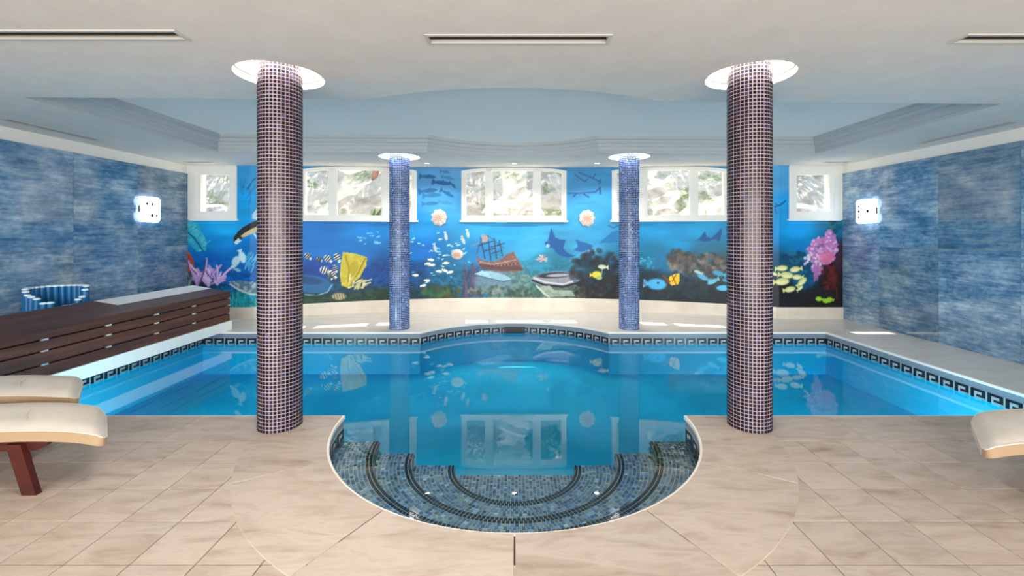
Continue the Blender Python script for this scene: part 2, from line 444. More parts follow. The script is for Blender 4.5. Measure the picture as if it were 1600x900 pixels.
MULL = {1: (520, 603), 2: (764.5, 839), 3: (1005, 1084)}
for i, w in enumerate(wins):
    a, b, kind = w
    A = Vector((a, wallD(a))); B = Vector((b, wallD(b))); L = (B - A).length
    ux = (B - A) / L; nrm = Vector((ux.y, -ux.x))          # toward the room
    sag = wallD((a + b) / 2) - (A.y + B.y) / 2
    O = A - nrm * (sag * .25)
    W = lambda s, d, z: (O.x + ux.x * s + nrm.x * d, O.y + ux.y * s + nrm.y * d, z)   # along, toward room, up
    Xs = lambda s: a + (b - a) * s / L
    win = mk('window_%d' % (i + 1), ([], []), 'white_paint', org=((a + b) / 2, (A.y + B.y) / 2, SILL)); tag(win, kind='structure')
    fw = .06
    hz = lambda s: head(w, Xs(s))
    def bar(s0, s1, z0, z1, d0=-.06, d1=.025, nm='frame', zt=None, n=2, zb=None):
        v, f = [], []
        for s in np.linspace(s0, s1, n):
            tz = zt(s) if zt else z1; bz = zb(s) if zb else z0
            v += [W(s, d1, bz), W(s, d1, tz), W(s, d0, tz), W(s, d0, bz)]
        for q in range(n - 1):
            k, m = 4 * q, 4 * q + 4
            for r in range(4): f.append((k + r, m + r, m + (r + 1) % 4, k + (r + 1) % 4))
        f += [(0, 1, 2, 3), (4 * n - 1, 4 * n - 2, 4 * n - 3, 4 * n - 4)]
        return mk(nm, (v, f), 'white_paint', win)
    bar(0, fw, SILL, 0, zt=lambda s: hz(min(L, max(0, s))), nm='jamb'); bar(L - fw, L, SILL, 0, zt=lambda s: hz(min(L, s)), nm='jamb')
    bar(fw, L - fw, 0, 0, zt=hz, zb=lambda s: hz(s) - .055, n=14, nm='head_rail')
    bar(fw, L - fw, SILL, SILL + .06, nm='bottom_rail')
    bar(-.03, L + .03, SILL - .025, SILL + .004, d0=-.30, d1=.05, nm='window_sill')
    # mullions and panes
    def s_of(px):
        lo, hi = 0, L
        for _ in range(40):
            m = (lo + hi) / 2; x, y, _z = W(m, 0, 0)
            if VX + F * x / y < px: lo = m
            else: hi = m
        return lo
    cuts = [fw] + ([s_of(p) for p in MULL[i]] if i in MULL else []) + [L - fw]
    for c in cuts[1:-1]: bar(c - .045, c + .045, SILL + .06, 0, zt=lambda s: hz(s) - .03, nm='mullion')
    for q in range(len(cuts) - 1):
        p0 = cuts[q] + (.045 if q else 0); p1 = cuts[q + 1] - (.045 if q < len(cuts) - 2 else 0)
        # casement stiles round each light
        st = .028
        if kind == 'wide':
            bar(p0, p0 + st, SILL + .06, 0, zt=lambda s: hz(s) - .05, d0=-.045, d1=.01, nm='sash'); bar(p1 - st, p1, SILL + .06, 0, zt=lambda s: hz(s) - .05, d0=-.045, d1=.01, nm='sash')
            bar(p0 + st, p1 - st, SILL + .06, SILL + .06 + st, d0=-.045, d1=.01, nm='sash')
        else:
            st = .07
            bar(p0, p0 + st, SILL + .06, 0, zt=lambda s: hz(s) - .05, d0=-.045, d1=.01, nm='sash'); bar(p1 - st, p1, SILL + .06, 0, zt=lambda s: hz(s) - .05, d0=-.045, d1=.01, nm='sash')
            bar(p0 + st, p1 - st, SILL + .06, SILL + .06 + st, d0=-.045, d1=.01, nm='sash'); bar(p0 + st, p1 - st, 2.39, 2.47, d0=-.045, d1=.01, nm='sash')
        v, f = [], []
        xs = np.linspace(p0, p1, 8)
        for s in xs: v += [W(s, -.02, SILL + .05), W(s, -.02, hz(s) - .03)]
        for k in range(7): f.append((2 * k, 2 * k + 2, 2 * k + 3, 2 * k + 1))
        mk('pane', (v, f), 'pane', win)

# ------------------------------------------------------------------ ceiling, tray, column openings
COLS = [(-1.708, 3.22), (1.712, 3.22), (-1.712, 6.57), (1.704, 6.57)]
HOLE = .298
def bulge(x0, x1, y, h, n=24):
    """arc from (x0,y) to (x1,y) rising by h"""
    c = (x1 - x0) / 2; R = (c * c + h * h) / (2 * abs(h)); sgn = 1 if h > 0 else -1
    cy = y + h - sgn * R; m = (x0 + x1) / 2
    return [(x0 + (x1 - x0) * i / n, cy + sgn * math.sqrt(max(0, R * R - (x0 + (x1 - x0) * i / n - m) ** 2))) for i in range(n + 1)]
TYF, TYB, TXL, TXR = 3.80, 6.22, -4.12, 4.30
TRAY = [(x, y + .022 * x) for x, y in [(TXL, TYF)] + bulge(-1.24, 1.26, TYF, -.33) + [(TXR, TYF), (TXR, TYB)] + bulge(-1.23, 1.19, TYB, .5)[::-1] + [(TXL, TYB)]]
SPOTS = [(-1.44, 7.3), (0, 7.3), (1.36, 7.3)]
holes = [arc(x, y, HOLE, 0, 360, 40)[:-1] for x, y in COLS] + [arc(x, y, .05, 0, 360, 16)[:-1] for x, y in SPOTS]
VENTS = [(-.50, .545, 2.555, 2.645, 0), (-3.35, -1.93, 2.50, 2.59, 0), (2.62, 4.0, 2.55, 2.64, 0), (-5.13, -5.05, 4.40, 5.42, 1), (5.06, 5.14, 4.52, 5.56, 1), (-5.2, -4.82, 7.0, 7.06, 0), (4.95, 5.3, 7.0, 7.06, 0)]
vh = [[(a, c), (b, c), (b, d), (a, d)] for a, b, c, d, _ in VENTS]
ramp_line = [(x, 6.95) for x in np.linspace(-4.39, 4.39, 40)]
cl = mk('ceiling', flat(ROOM, [TRAY] + holes + vh, ceilz, True, [ramp_line]), 'plaster', org=(0, 3, 2.55)); tag(cl, kind='structure')
mk('tray_ceiling', flat(inset(TRAY, .02), [], 2.772, True), 'tray_paint', cl)
prof = [(0, 2.55), (-.0, 2.585), (.016, 2.585), (.016, 2.635), (.03, 2.642), (.03, 2.672), (.05, 2.678), (.066, 2.70), (.066, 2.722), (.095, 2.73), (.095, 2.772)]
v, f = [], []; n = len(TRAY)
for d, z in prof: v += [(x, y, z) for x, y in inset(TRAY, d)]
for k in range(len(prof) - 1):
    for i in range(n):
        j = (i + 1) % n; f.append((k * n + i, (k + 1) * n + i, (k + 1) * n + j, k * n + j))
tr = mk('trim_1', (v, f), 'moulding_shaded', org=(0, 5, 2.55)); tag(tr, kind='structure')
# roof slab over everything, its eave shading the windows
roof_line = [(x, y + .43) for x, y in wall_line]
rf = mk('roof', prism([(XL - .3, YF - .3), (XR + .3, YF - .3), (XR + .3, 7.78)] + roof_line[1:-1] + [(XL - .3, 7.78)], 2.87, 3.0), 'wall_white', org=(0, 3, 2.87)); tag(rf, kind='structure')

vlab = ['long slot vent in the ceiling above the middle of the pool', 'slot vent in the front ceiling left of the columns', 'slot vent in the front ceiling right of the columns', 'thin slot vent in the ceiling along the left blue wall', 'thin slot vent in the ceiling along the right blue wall', 'short slot vent in the ceiling by the left corner window', 'short slot vent in the ceiling by the right corner window']
for (a, b, c, d, along), lb in zip(VENTS, vlab):
    t = thing('ceiling_vent', ((a + b) / 2, (c + d) / 2, 2.55), lb, 'vent', 'ceiling slot vents')
    e = .022; z = 2.55
    loops = [[(a - e, c - e), (b + e, c - e), (b + e, d + e), (a - e, d + e)], [(a, c), (b, c), (b, d), (a, d)]]
    v = [(x, y, z - .001) for x, y in loops[0]] + [(x, y, z - .007) for x, y in inset(loops[0], .004)] + [(x, y, z - .007) for x, y in loops[1]] + [(x, y, z + .045) for x, y in loops[1]]
    mk('frame', (v, [(k * 4 + i, (k + 1) * 4 + i, (k + 1) * 4 + (i + 1) % 4, k * 4 + (i + 1) % 4) for k in range(3) for i in range(4)]), 'vent_frame', t)
    mk('backing', ([(x, y, z + .045) for x, y in loops[1]], [(3, 2, 1, 0)]), 'vent_dark', t)
    w = (d - c) if not along else (b - a)
    ns = 3 if w > .07 else 2
    for k in range(ns):
        o_ = (k + .5) / ns * w
        if not along: q = [(a, c + o_ - .012, z + .004), (b, c + o_ - .012, z + .004), (b, c + o_ + .012, z + .03), (a, c + o_ + .012, z + .03)]
        else: q = [(a + o_ - .012, c, z + .004), (a + o_ - .012, d, z + .004), (a + o_ + .012, d, z + .03), (a + o_ + .012, c, z + .03)]
        q2 = [(x, y, zz + .003) for x, y, zz in q]
        mk('slat', (q + q2, [(3, 2, 1, 0), (4, 5, 6, 7), (0, 1, 5, 4), (1, 2, 6, 5), (2, 3, 7, 6), (3, 0, 4, 7)]), 'vent_metal', t)

# ------------------------------------------------------------------ mosaic columns with ring lights
CR, CH = .149, 2.685
NC = 36; pitch = 2 * PI * CR / NC; NR = int(CH / pitch)
nr = np.random.RandomState(3)
def tile_cols(n, base, spread):
    c = np.array(base)[nr.randint(0, len(base), n)] * (1 + spread * nr.randn(n, 1))
    return np.clip(c, 3, 255)
def column_meshes(base, grout, gap):
    v, f, cols = [], [], []
    tc = tile_cols(NC * NR, base, .22); q = 0
    for r in range(NR):
        z0, z1 = (r + gap) * pitch, (r + 1 - gap) * pitch
        for c in range(NC):
            a0, a1 = (c + gap) / NC * 2 * PI, (c + 1 - gap) / NC * 2 * PI
            k = len(v); rr = CR + nr.uniform(-.0004, .0004)
            for R_ in (CR - .003, rr):
                for (a, z) in ((a0, z0), (a1, z0), (a1, z1), (a0, z1)): v.append((R_ * math.cos(a), R_ * math.sin(a), z))
            f += [(k + 4, k + 5, k + 6, k + 7), (k, k + 1, k + 5, k + 4), (k + 1, k + 2, k + 6, k + 5), (k + 2, k + 3, k + 7, k + 6), (k + 3, k, k + 4, k + 7)]
            cols += [tuple(lin(x) for x in tc[q]) + (1,)] * 8; q += 1
    mos = to_mesh('mosaic', v, f, 'mosaic_glass', (0, 0, 0))
    ca = mos.color_attributes.new('Col', 'FLOAT_COLOR', 'POINT'); ca.data.foreach_set('color', np.array(cols, dtype=np.float32).ravel())
    core = to_mesh('core', *lathe([(CR - .0022, 0), (CR - .0022, CH)], 0, 0, 72), grout, (0, 0, 0), smooth=True)
    return mos, core
FRONT = column_meshes([(24, 18, 32), (18, 16, 30), (36, 24, 40), (20, 24, 52), (14, 11, 20), (48, 40, 66), (30, 18, 30)], 'grout', .11)
BACK = column_meshes([(58, 80, 134), (46, 62, 116), (78, 106, 158), (38, 54, 106), (64, 74, 132), (92, 124, 174)], 'grout_blue', .12)  # bluish reflections put into the back tile colours, over bluer grout
clab = ['purple mosaic column on the front deck left of the round steps', 'purple mosaic column on the front deck right of the round steps', 'blue mosaic column left of the middle window at the back', 'blue mosaic column right of the middle window at the back']
llab = ['glowing ring light around the top of the front left column', 'glowing ring light around the top of the front right column', 'glowing ring light around the top of the back left column', 'glowing ring light around the top of the back right column']
for (x, y), l1, l2 in zip(COLS, clab, llab):
    z0 = .009 if y < 4 else 0
    t = thing('mosaic_column', (x, y, z0), l1, 'column', 'mosaic columns')
    mos, core = FRONT if y < 4 else BACK
    link('core', core, t, (x, y, z0)); o = link('mosaic', mos, t, (x, y, z0)); tag(o, kind='stuff')
    t = thing('ring_light', (x, y, 2.55), l2, 'ceiling light', 'ring lights around the columns')
    mk('housing', ([p for p in lathe([(HOLE, 2.55), (HOLE, 2.60), (HOLE - .02, 2.60), (HOLE - .02, 2.66), (HOLE - .04, 2.66), (HOLE - .04, 2.70), (.10, 2.70)], x, y, 40)[0]], [q[::-1] for q in lathe([(HOLE, 2.55), (HOLE, 2.60), (HOLE - .02, 2.60), (HOLE - .02, 2.66), (HOLE - .04, 2.66), (HOLE - .04, 2.70), (.10, 2.70)], x, y, 40)[1]]), 'white_paint', t)
    ring = [(.225 + .014 * math.cos(k * PI / 4), 2.665 + .014 * math.sin(k * PI / 4)) for k in range(8)]
    mk('lamp_ring', lathe(ring, x, y, 40, True), 'ring_glow', t, smooth=True)

for x, lb in ((-1.44, 'small recessed spotlight in the ceiling before the left back window'), (0, 'small recessed spotlight in the ceiling before the middle back window'), (1.36, 'small recessed spotlight in the ceiling before the right back window')):
    y = 7.3; z = ceilz(x, y)
    t = thing('recessed_spotlight', (x, y, z), lb, 'ceiling light', 'recessed spotlights')
    mk('trim_ring', lathe([(.056, z - .0005), (.055, z - .002), (.046, z - .002), (.044, z + .03)], x, y, 20), 'vent_dark', t)
    mk('lens', ([(x, y, z + .021)] + [(x + .044 * math.cos(k * PI / 8), y + .044 * math.sin(k * PI / 8), z + .021) for k in range(16)], [(0, 1 + (k + 1) % 16, 1 + k) for k in range(16)]), 'spot_glow', t)
    sp = light('spot_lamp', 'SPOT', (x, y, z + .017), 42, (1, .97, .92)); sp.data.spot_size = 2.6; sp.data.spot_blend = .6; sp.data.shadow_soft_size = .004
    sp.parent = t; sp.location = (0, 0, .017 * K)

# ------------------------------------------------------------------ pool
WZ, BZ = -.148, -.60
pool = thing('swimming_pool', (0, 5, BZ), 'turquoise swimming pool with round step bay and key pattern border', 'pool')
n = len(POOL)
v = [(x, y, -.02) for x, y in POOL] + [(x, y, BZ) for x, y in POOL]
mk('basin_wall', (v, [(i, n + i, n + (i + 1) % n, (i + 1) % n)[::-1] for i in range(n)]), 'basin', pool)
mk('basin_floor', flat(POOL, [], BZ), 'basin', pool)
# grey band under the coping
pb = inset(POOL, .004)
v = [(x, y, -.021) for x, y in pb] + [(x, y, -.078) for x, y in pb]
mk('border_band', (v, [(i, n + i, n + (i + 1) % n, (i + 1) % n)[::-1] for i in range(n)]), 'border_grey', pool)
# key pattern tiles
TP, TH = .1515, .092
def key_tile():
    t = .006; w = TP / 2 - .0015; h = TH / 2
    v, f = box(-w, w, -t, 0, -h, h); fm = [0] * 6
    def stroke(a, b, c, d):
        nonlocal v, f, fm
        X = lambda u: -w + u * 2 * w
        Z = lambda u: -h + u * 2 * h
        v, f = merge((v, f), box(X(a), X(b), -t - .0015, -t, Z(c), Z(d))); fm += [1] * 6
    stroke(.06, .28, 0, .97); stroke(.28, .96, .70, .97); stroke(.74, .96, .18, .70); stroke(.42, .74, .18, .42)
    return to_mesh('border_tile', v, f, ['tile_pale', 'tile_key'], (0, 0, 0), fm)
kt = key_tile()
def lay(pts, zc=-.126):
    seg = [(Vector(a), Vector(b)) for a, b in zip(pts[:-1], pts[1:])]
    L = sum((b - a).length for a, b in seg); m = max(1, round(L / TP)); step = L / m
    for k in range(m):
        s = (k + .5) * step
        for a, b in seg:
            l_ = (b - a).length
            if s <= l_: break
            s -= l_
        p = a + (b - a) * (s / l_); d = (b - a).normalized()
        inn = Vector((-d.y, d.x))                       # into the pool
        o = link('border_tile', kt, pool, (p.x + inn.x * .002, p.y + inn.y * .002, zc))
        o.rotation_euler = (0, 0, math.atan2(inn.y, inn.x) + PI / 2); o.scale = (step / TP, 1, 1)
lay([(PXR, PYF), (PXR, PYB)]); lay([(PXR, PYB), back_arc[0]]); lay(back_arc[:]); lay([back_arc[-1], (PXL, PYB)]); lay([(PXL, PYB), (PXL, PYF)])
lay(bay_arc)
# skimmer slot in the rounded back edge
yb = BKC[1] + BKR
sk = mk('skimmer', merge(box(-.165, .165, yb - .05, yb - .008, -.165, -.075, 0)), 'black', pool)
# round steps: mosaic treads and risers
RAD = [BAYR - .006, 1.03, .765, .455]; TZ = [-.182, -.275, -.365, -.44]
gv, gf = [], []
mv, mf, mc = [], [], []
pool_base = [(132, 148, 174), (106, 128, 164), (150, 164, 182), (162, 166, 174), (98, 120, 162), (138, 156, 186), (176, 176, 180)]
dark_base = [(30, 26, 38), (38, 34, 46), (24, 24, 36)]
def put_tile(P, N, dark):
    k = len(mv); N = Vector(N)
    for p in P: mv.append(tuple(p))
    for p in P: mv.append(tuple(Vector(p) + N * .003))
    mf.extend([(k + 4, k + 5, k + 6, k + 7), (k, k + 1, k + 5, k + 4), (k + 1, k + 2, k + 6, k + 5), (k + 2, k + 3, k + 7, k + 6), (k + 3, k, k + 4, k + 7)])
    b = (dark_base if dark else pool_base); c = b[nr.randint(len(b))]; s = 1 + .15 * nr.randn()
    mc.extend([tuple(lin(min(255, max(5, x * s))) for x in c) + (1,)] * 8)
def pol(r, a, z): return (BAYC[0] + r * math.cos(a), BAYC[1] + r * math.sin(a), z)
MP = .0262; g = .0028
for k in range(4):
    r1 = RAD[k]; r0 = RAD[k + 1] if k < 3 else 0.0; z = TZ[k]
    zlow = TZ[k + 1] if k < 3 else BZ
    # grout body of this step
    A = np.linspace(PI - .0, 2 * PI + .0, 49)
    if k < 3:
        base_i = len(gv)
        for a in A: gv += [pol(r1, a, z), pol(r0, a, z), pol(r0, a, zlow), pol(r1, a, BZ)]
        for i in range(48):
            p = base_i + 4 * i
            gf += [(p, p + 4, p + 5, p + 1)[::-1], (p + 1, p + 5, p + 6, p + 2)[::-1]]
        for e in (base_i, base_i + 4 * 48):
            gv_i = len(gv); gv += [gv[e], gv[e + 1], (gv[e + 1][0], gv[e + 1][1], BZ), (gv[e][0], gv[e][1], BZ)]
            gf.append((gv_i, gv_i + 1, gv_i + 2, gv_i + 3))
    else:
        pl = [pol(r1, a, z) for a in A]; bi = len(gv); gv += pl; gf.append(tuple(range(bi, bi + 49)))
        bi = len(gv); gv += [pol(r1, PI, z), pol(r1, 2 * PI, z), pol(r1, 2 * PI, BZ), pol(r1, PI, BZ)]; gf.append((bi, bi + 1, bi + 2, bi + 3))
    # tread tiles
    if k < 3:
        nrow = max(1, round((r1 - r0) / MP)); dr = (r1 - r0) / nrow
        for i in range(nrow):
            ra, rb = r0 + dr * i + g, r0 + dr * (i + 1) - g; rm = (ra + rb) / 2
            nt = max(6, round(PI * rm / MP)); da = PI / nt; ga = g / rm
            for j in range(nt):
                a0, a1 = PI + da * j + ga, PI + da * (j + 1) - ga
                put_tile([pol(ra, a0, z), pol(rb, a0, z), pol(rb, a1, z), pol(ra, a1, z)], (0, 0, 1), i < 2)
        # riser below the nosing
        nz_ = max(1, round((z - zlow) / MP)); dz = (z - zlow) / nz_; nt = round(PI * r0 / MP); da = PI / nt; ga = g / r0
        for i in range(nz_):
            for j in range(nt):
                a0, a1 = PI + da * j + ga, PI + da * (j + 1) - ga; am = (a0 + a1) / 2
                za, zb = zlow + dz * i + g, zlow + dz * (i + 1) - g
                put_tile([pol(r0, a0, za), pol(r0, a0, zb), pol(r0, a1, zb), pol(r0, a1, za)], (-math.cos(am), -math.sin(am), 0), i == nz_ - 1)
    else:
        m = int(r1 / MP)
        for i in range(-m, m):
            for j in range(m):
                x0, x1 = i * MP + g, (i + 1) * MP - g; y0, y1 = -(j + 1) * MP + g, -j * MP - g
                if max(math.hypot(x, y) for x in (x0, x1) for y in (y0, y1)) < r1:
                    put_tile([(BAYC[0] + x0, BAYC[1] + y0, z), (BAYC[0] + x1, BAYC[1] + y0, z), (BAYC[0] + x1, BAYC[1] + y1, z), (BAYC[0] + x0, BAYC[1] + y1, z)], (0, 0, 1), False)
    # tiles on the straight ends of the step facing the pool
st = mk('step', (gv, gf), 'pool_grout', pool); st['label'] = 'curved steps going down into the pool'
mo = mk('step_mosaic', (mv, mf), 'mosaic_pool', st)
ca = mo.data.color_attributes.new('Col', 'FLOAT_COLOR', 'POINT'); ca.data.foreach_set('color', np.array(mc, dtype=np.float32).ravel())
tag(mo, kind='stuff')
wt = mk('pool_water', flat(inset(POOL, .001), [], WZ), 'water', org=(0, 5, WZ)); tag(wt, 'clear turquoise water lying still in the swimming pool', 'water', kind='stuff')

# ------------------------------------------------------------------ mural on the end wall (painted per vertex)
PXS = np.arange(286, 1322.5, 1.0); NP_ = len(PXS)
Xw = np.array([min(XR - .014, max(XL + .014, hitX(p))) for p in PXS]); Dw = np.array([wallD(x) for x in Xw])
ROWS = 214
Zt = np.array([ztop(x) - .004 for x in Xw])
frac = np.linspace(0, 1, ROWS)[:, None]
Zb = np.array([zskirt(x) for x in Xw]); Zg = Zb[None, :] + (Zt - Zb)[None, :] * frac
PX = np.broadcast_to(PXS[None, :], Zg.shape).copy(); PY = VY - F * (Zg - HC) / Dw[None, :]
# background tones: control points blended by inverse distance
ctrl = [(300, 350, 10, 150, 215), (350, 355, 0, 165, 228), (345, 380, 0, 130, 205), (330, 410, 0, 92, 180), (380, 400, 0, 110, 190), (380, 440, 0, 80, 160), (375, 470, 25, 160, 175), (300, 440, 20, 40, 50),
        (385, 275, 50, 150, 205), (385, 320, 5, 155, 222), (440, 300, 30, 150, 210), (440, 380, 0, 120, 200),
        (490, 355, 0, 118, 200), (490, 385, 0, 112, 196), (560, 355, 0, 128, 206), (560, 395, 0, 112, 190), (590, 430, 0, 62, 132), (490, 425, 0, 60, 140), (490, 465, 14, 42, 50), (540, 455, 8, 60, 88), (590, 466, 22, 58, 46),
        (685, 270, 84, 156, 208), (685, 325, 62, 152, 206), (660, 355, 20, 140, 205), (660, 390, 0, 110, 190), (650, 430, 8, 66, 120), (690, 430, 16, 100, 140), (690, 462, 40, 78, 62), (640, 462, 14, 50, 62),
        (740, 360, 40, 150, 205), (740, 395, 22, 128, 186), (730, 440, 24, 96, 128), (800, 360, 34, 150, 206), (830, 385, 58, 164, 208), (790, 440, 78, 122, 132), (820, 460, 62, 100, 92), (850, 412, 40, 130, 160),
        (920, 270, 66, 148, 202), (920, 325, 58, 154, 206), (920, 360, 52, 156, 206), (920, 392, 60, 158, 204), (870, 412, 24, 112, 140), (930, 412, 20, 70, 90), (940, 450, 22, 22, 28), (880, 455, 90, 110, 100),
        (1020, 355, 14, 150, 205), (1100, 352, 12, 158, 212), (1060, 378, 8, 140, 196), (1020, 400, 12, 118, 160), (1100, 398, 30, 110, 140), (1010, 440, 20, 44, 56), (1060, 462, 12, 26, 36), (1120, 466, 12, 22, 28), (1120, 420, 66, 62, 60),
        (1180, 370, 0, 146, 210), (1220, 275, 78, 160, 212), (1220, 330, 20, 150, 214), (1250, 360, 0, 150, 216), (1250, 390, 0, 122, 186), (1230, 412, 10, 70, 100), (1260, 430, 8, 70, 106), (1300, 350, 10, 110, 150), (1220, 460, 22, 20, 26), (1300, 440, 26, 10, 14), (1270, 470, 26, 22, 26), (1305, 400, 60, 30, 50)]
wsum = np.zeros(Zg.shape); rgb = np.zeros(Zg.shape + (3,))
for x, y, r, g_, b in ctrl:
    w = 1.0 / (((PX - x) / 1.25) ** 2 + (PY - y) ** 2 + 60) ** 2
    wsum += w; rgb += w[..., None] * np.array([r, g_, b])
rgb /= wsum[..., None]
nrm_ = np.random.RandomState(11)
def vnoise(sx, sy):
    gx = int(1040 / sx) + 3; gy = int(260 / sy) + 3
    G = nrm_.rand(gy, gx)
    u = (PX - 280) / sx; w = np.clip((PY - 245), 0, 255) / sy
    i, j = np.floor(u).astype(int), np.floor(w).astype(int); a, b = u - i, w - j
    a = a * a * (3 - 2 * a); b = b * b * (3 - 2 * b)
    i = np.clip(i, 0, gx - 2); j = np.clip(j, 0, gy - 2)
    return (G[j, i] * (1 - a) + G[j, i + 1] * a) * (1 - b) + (G[j + 1, i] * (1 - a) + G[j + 1, i + 1] * a) * b - .5
nA, nB, nC2, nD = vnoise(26, 7), vnoise(9, 5), vnoise(3.2, 2.6), vnoise(60, 30)
depth_w = np.clip((PY - 395) / 50, 0, 1)
rgb *= (1 + .10 * nA + .10 * nD + depth_w * (.35 * nB + .45 * nC2))[..., None]
def blend(mask, col, sl):
    a = mask[..., None]; rgb[sl] = rgb[sl] * (1 - a) + np.array(col, float) * a
def cs(x0, x1):
    i0 = max(0, int(x0 - 286) - 3); i1 = min(NP_, int(x1 - 286) + 4)
    return (slice(None), slice(i0, max(i0 + 1, i1)))
def ell(cx, cy, rx, ry, col, ang=0, al=1.0, soft=.35, tex=0):
    R_ = max(rx, ry); s = cs(cx - R_, cx + R_); c_, s_ = math.cos(math.radians(ang)), math.sin(math.radians(ang))
    dx, dy = PX[s] - cx, PY[s] - cy
    d = np.sqrt(((dx * c_ + dy * s_) / rx) ** 2 + ((-dx * s_ + dy * c_) / ry) ** 2)
    m = np.clip((1 - d) / max(soft, .7 / min(rx, ry)) + .5, 0, 1) * al
    if tex: m = m * np.clip(1 - tex + 2 * tex * (nC2[s] + .5), 0, 1)
    blend(m, col, s)
def pgon(pts, col, al=1.0, tex=0, texcol=None):
    xs = [p[0] for p in pts]; s = cs(min(xs), max(xs)); X_, Y_ = PX[s], PY[s]
    ins = np.zeros(X_.shape, bool); n_ = len(pts)
    for i in range(n_):
        x1, y1 = pts[i]; x2, y2 = pts[i - 1]
        if y1 == y2: continue
        ins ^= ((y1 > Y_) != (y2 > Y_)) & (X_ < (x2 - x1) * (Y_ - y1) / (y2 - y1) + x1)
    blend(ins * al, col, s)
    if tex: blend(ins * np.clip((nC2[s] * 1.2 + nB[s]) * 2, 0, 1) * tex, texcol, s)
def line(pts, w, col, al=1.0):
    xs = [p[0] for p in pts]; s = cs(min(xs) - w, max(xs) + w); X_, Y_ = PX[s], PY[s]
    d = np.full(X_.shape, 1e9)
    for (x1, y1), (x2, y2) in zip(pts[:-1], pts[1:]):
        L2 = (x2 - x1) ** 2 + (y2 - y1) ** 2 + 1e-9
        t = np.clip(((X_ - x1) * (x2 - x1) + (Y_ - y1) * (y2 - y1)) / L2, 0, 1)
        d = np.minimum(d, np.hypot(X_ - x1 - t * (x2 - x1), Y_ - y1 - t * (y2 - y1)))
    blend(np.clip(w / 2 + .5 - d, 0, 1) * al, col, s)
def fish(cx, cy, L_, col, ang=0, tail=1, ratio=.42, belly=None):
    c_, s_ = math.cos(math.radians(ang)), math.sin(math.radians(ang))
    T = lambda x, y: (cx + x * c_ - y * s_, cy + x * s_ + y * c_)
    ell(cx, cy, L_ * .42, L_ * ratio * .5, col, ang)
    pgon([T(-tail * L_ * .32, 0), T(-tail * L_ * .58, -L_ * .2), T(-tail * L_ * .58, L_ * .2)], col)
    if belly: ell(cx, cy + L_ * .06, L_ * .32, L_ * ratio * .25, belly, ang)
R_ = random.Random(5)
def cluster(cx, cy, rx, ry, n_, cols_, r0, r1, al=.9, tex=0):
    for _ in range(n_):
        a, d = R_.uniform(0, 2 * PI), math.sqrt(R_.random())
        ell(cx + rx * d * math.cos(a), cy + ry * d * math.sin(a), R_.uniform(r0, r1), R_.uniform(r0, r1) * .8, R_.choice(cols_), R_.uniform(0, 180), al, .6, tex)
# -- left corner
pgon([(287, 346), (300, 344), (311, 350), (316, 362), (324, 378), (322, 392), (308, 393), (296, 380), (287, 372)], (44, 170, 196), .85, .6, (110, 210, 220))
for k in range(16):
    x, y = 290 + 2 * k, 350 + 2.2 * k; line([(x, y), (x + R_.uniform(3, 9), y - R_.uniform(2, 8))], 1.2, (130, 214, 222), .7)
line([(288, 358), (304, 372), (318, 392)], 2.5, (8, 70, 120), .8)
pgon([(287, 390), (293, 392), (300, 400), (304, 412), (300, 424), (292, 426), (287, 424)], (150, 66, 44), 1, .6, (196, 104, 74))
cluster(296, 436, 9, 9, 26, [(96, 120, 130), (60, 80, 96), (140, 150, 160)], 2, 4)
for bx, by in ((308, 445), (326, 446), (340, 444)):
    for k in range(9):
        a = R_.uniform(-2.3, -.8); L_ = R_.uniform(16, 46)
        p = [(bx, by)]
        for q in range(4): a += R_.uniform(-.35, .35); p.append((p[-1][0] + math.cos(a) * L_ / 4, p[-1][1] + math.sin(a) * L_ / 4))
        line(p, 3.4, R_.choice([(178, 140, 206), (200, 160, 214), (160, 120, 190), (206, 178, 222)]), .95); line(p[1:], 1, (236, 214, 240), .6)
line([(313, 443), (320, 420), (322, 405)], 2.4, (60, 50, 110), .8); line([(322, 424), (334, 440)], 2, (60, 50, 110), .8)
# turtle
pgon([(406, 343), (392, 348), (380, 355), (372, 362), (366, 370), (366, 378), (372, 380), (377, 374), (385, 368), (396, 363), (406, 358)], (34, 38, 44))
pgon([(406, 352), (395, 357), (384, 363), (376, 369), (380, 371), (392, 366), (406, 361)], (214, 192, 146))
pgon([(372, 372), (366, 379), (370, 382), (378, 376)], (200, 222, 226)); ell(369, 373, 2.2, 2.4, (30, 30, 34))
pgon([(402, 325), (395, 335), (394, 342), (402, 344), (408, 330)], (196, 226, 236), .9); line([(398, 366), (402, 372), (406, 374)], 3, (204, 224, 228))
fish(369, 408, 20, (178, 216, 232), -60, 1, .6); fish(379, 402, 22, (196, 226, 238), 70, 1, .5); fish(372, 422, 12, (130, 190, 216), 20)
for k in range(14):
    x = R_.uniform(382, 403); y = R_.uniform(402, 428); line([(x, y), (x + R_.uniform(2, 7), y - R_.uniform(6, 14))], 1.4, (120, 208, 226), .8)
pgon([(358, 440), (375, 438), (404, 441), (404, 460), (385, 458), (370, 452)], (92, 124, 140), .9, .7, (196, 210, 214))
line([(360, 444), (374, 453), (390, 459), (404, 461)], 3, (216, 222, 222), .9)
for k in range(16):
    x = R_.uniform(358, 404); line([(x, 478), (x + R_.uniform(-3, 3), R_.uniform(456, 468))], 2, R_.choice([(40, 190, 190), (20, 150, 170), (90, 210, 200)]), .7)
for k in range(14):
    x, y = R_.uniform(374, 402), R_.uniform(285, 322); a = R_.uniform(-1.6, -.7); line([(x, y), (x + 9 * math.cos(a), y + 16 * math.sin(a))], 1.5, R_.choice([(24, 110, 180), (90, 180, 222)]), .6)
line([(386, 296), (395, 282), (406, 274)], 2, (16, 84, 140), .8)
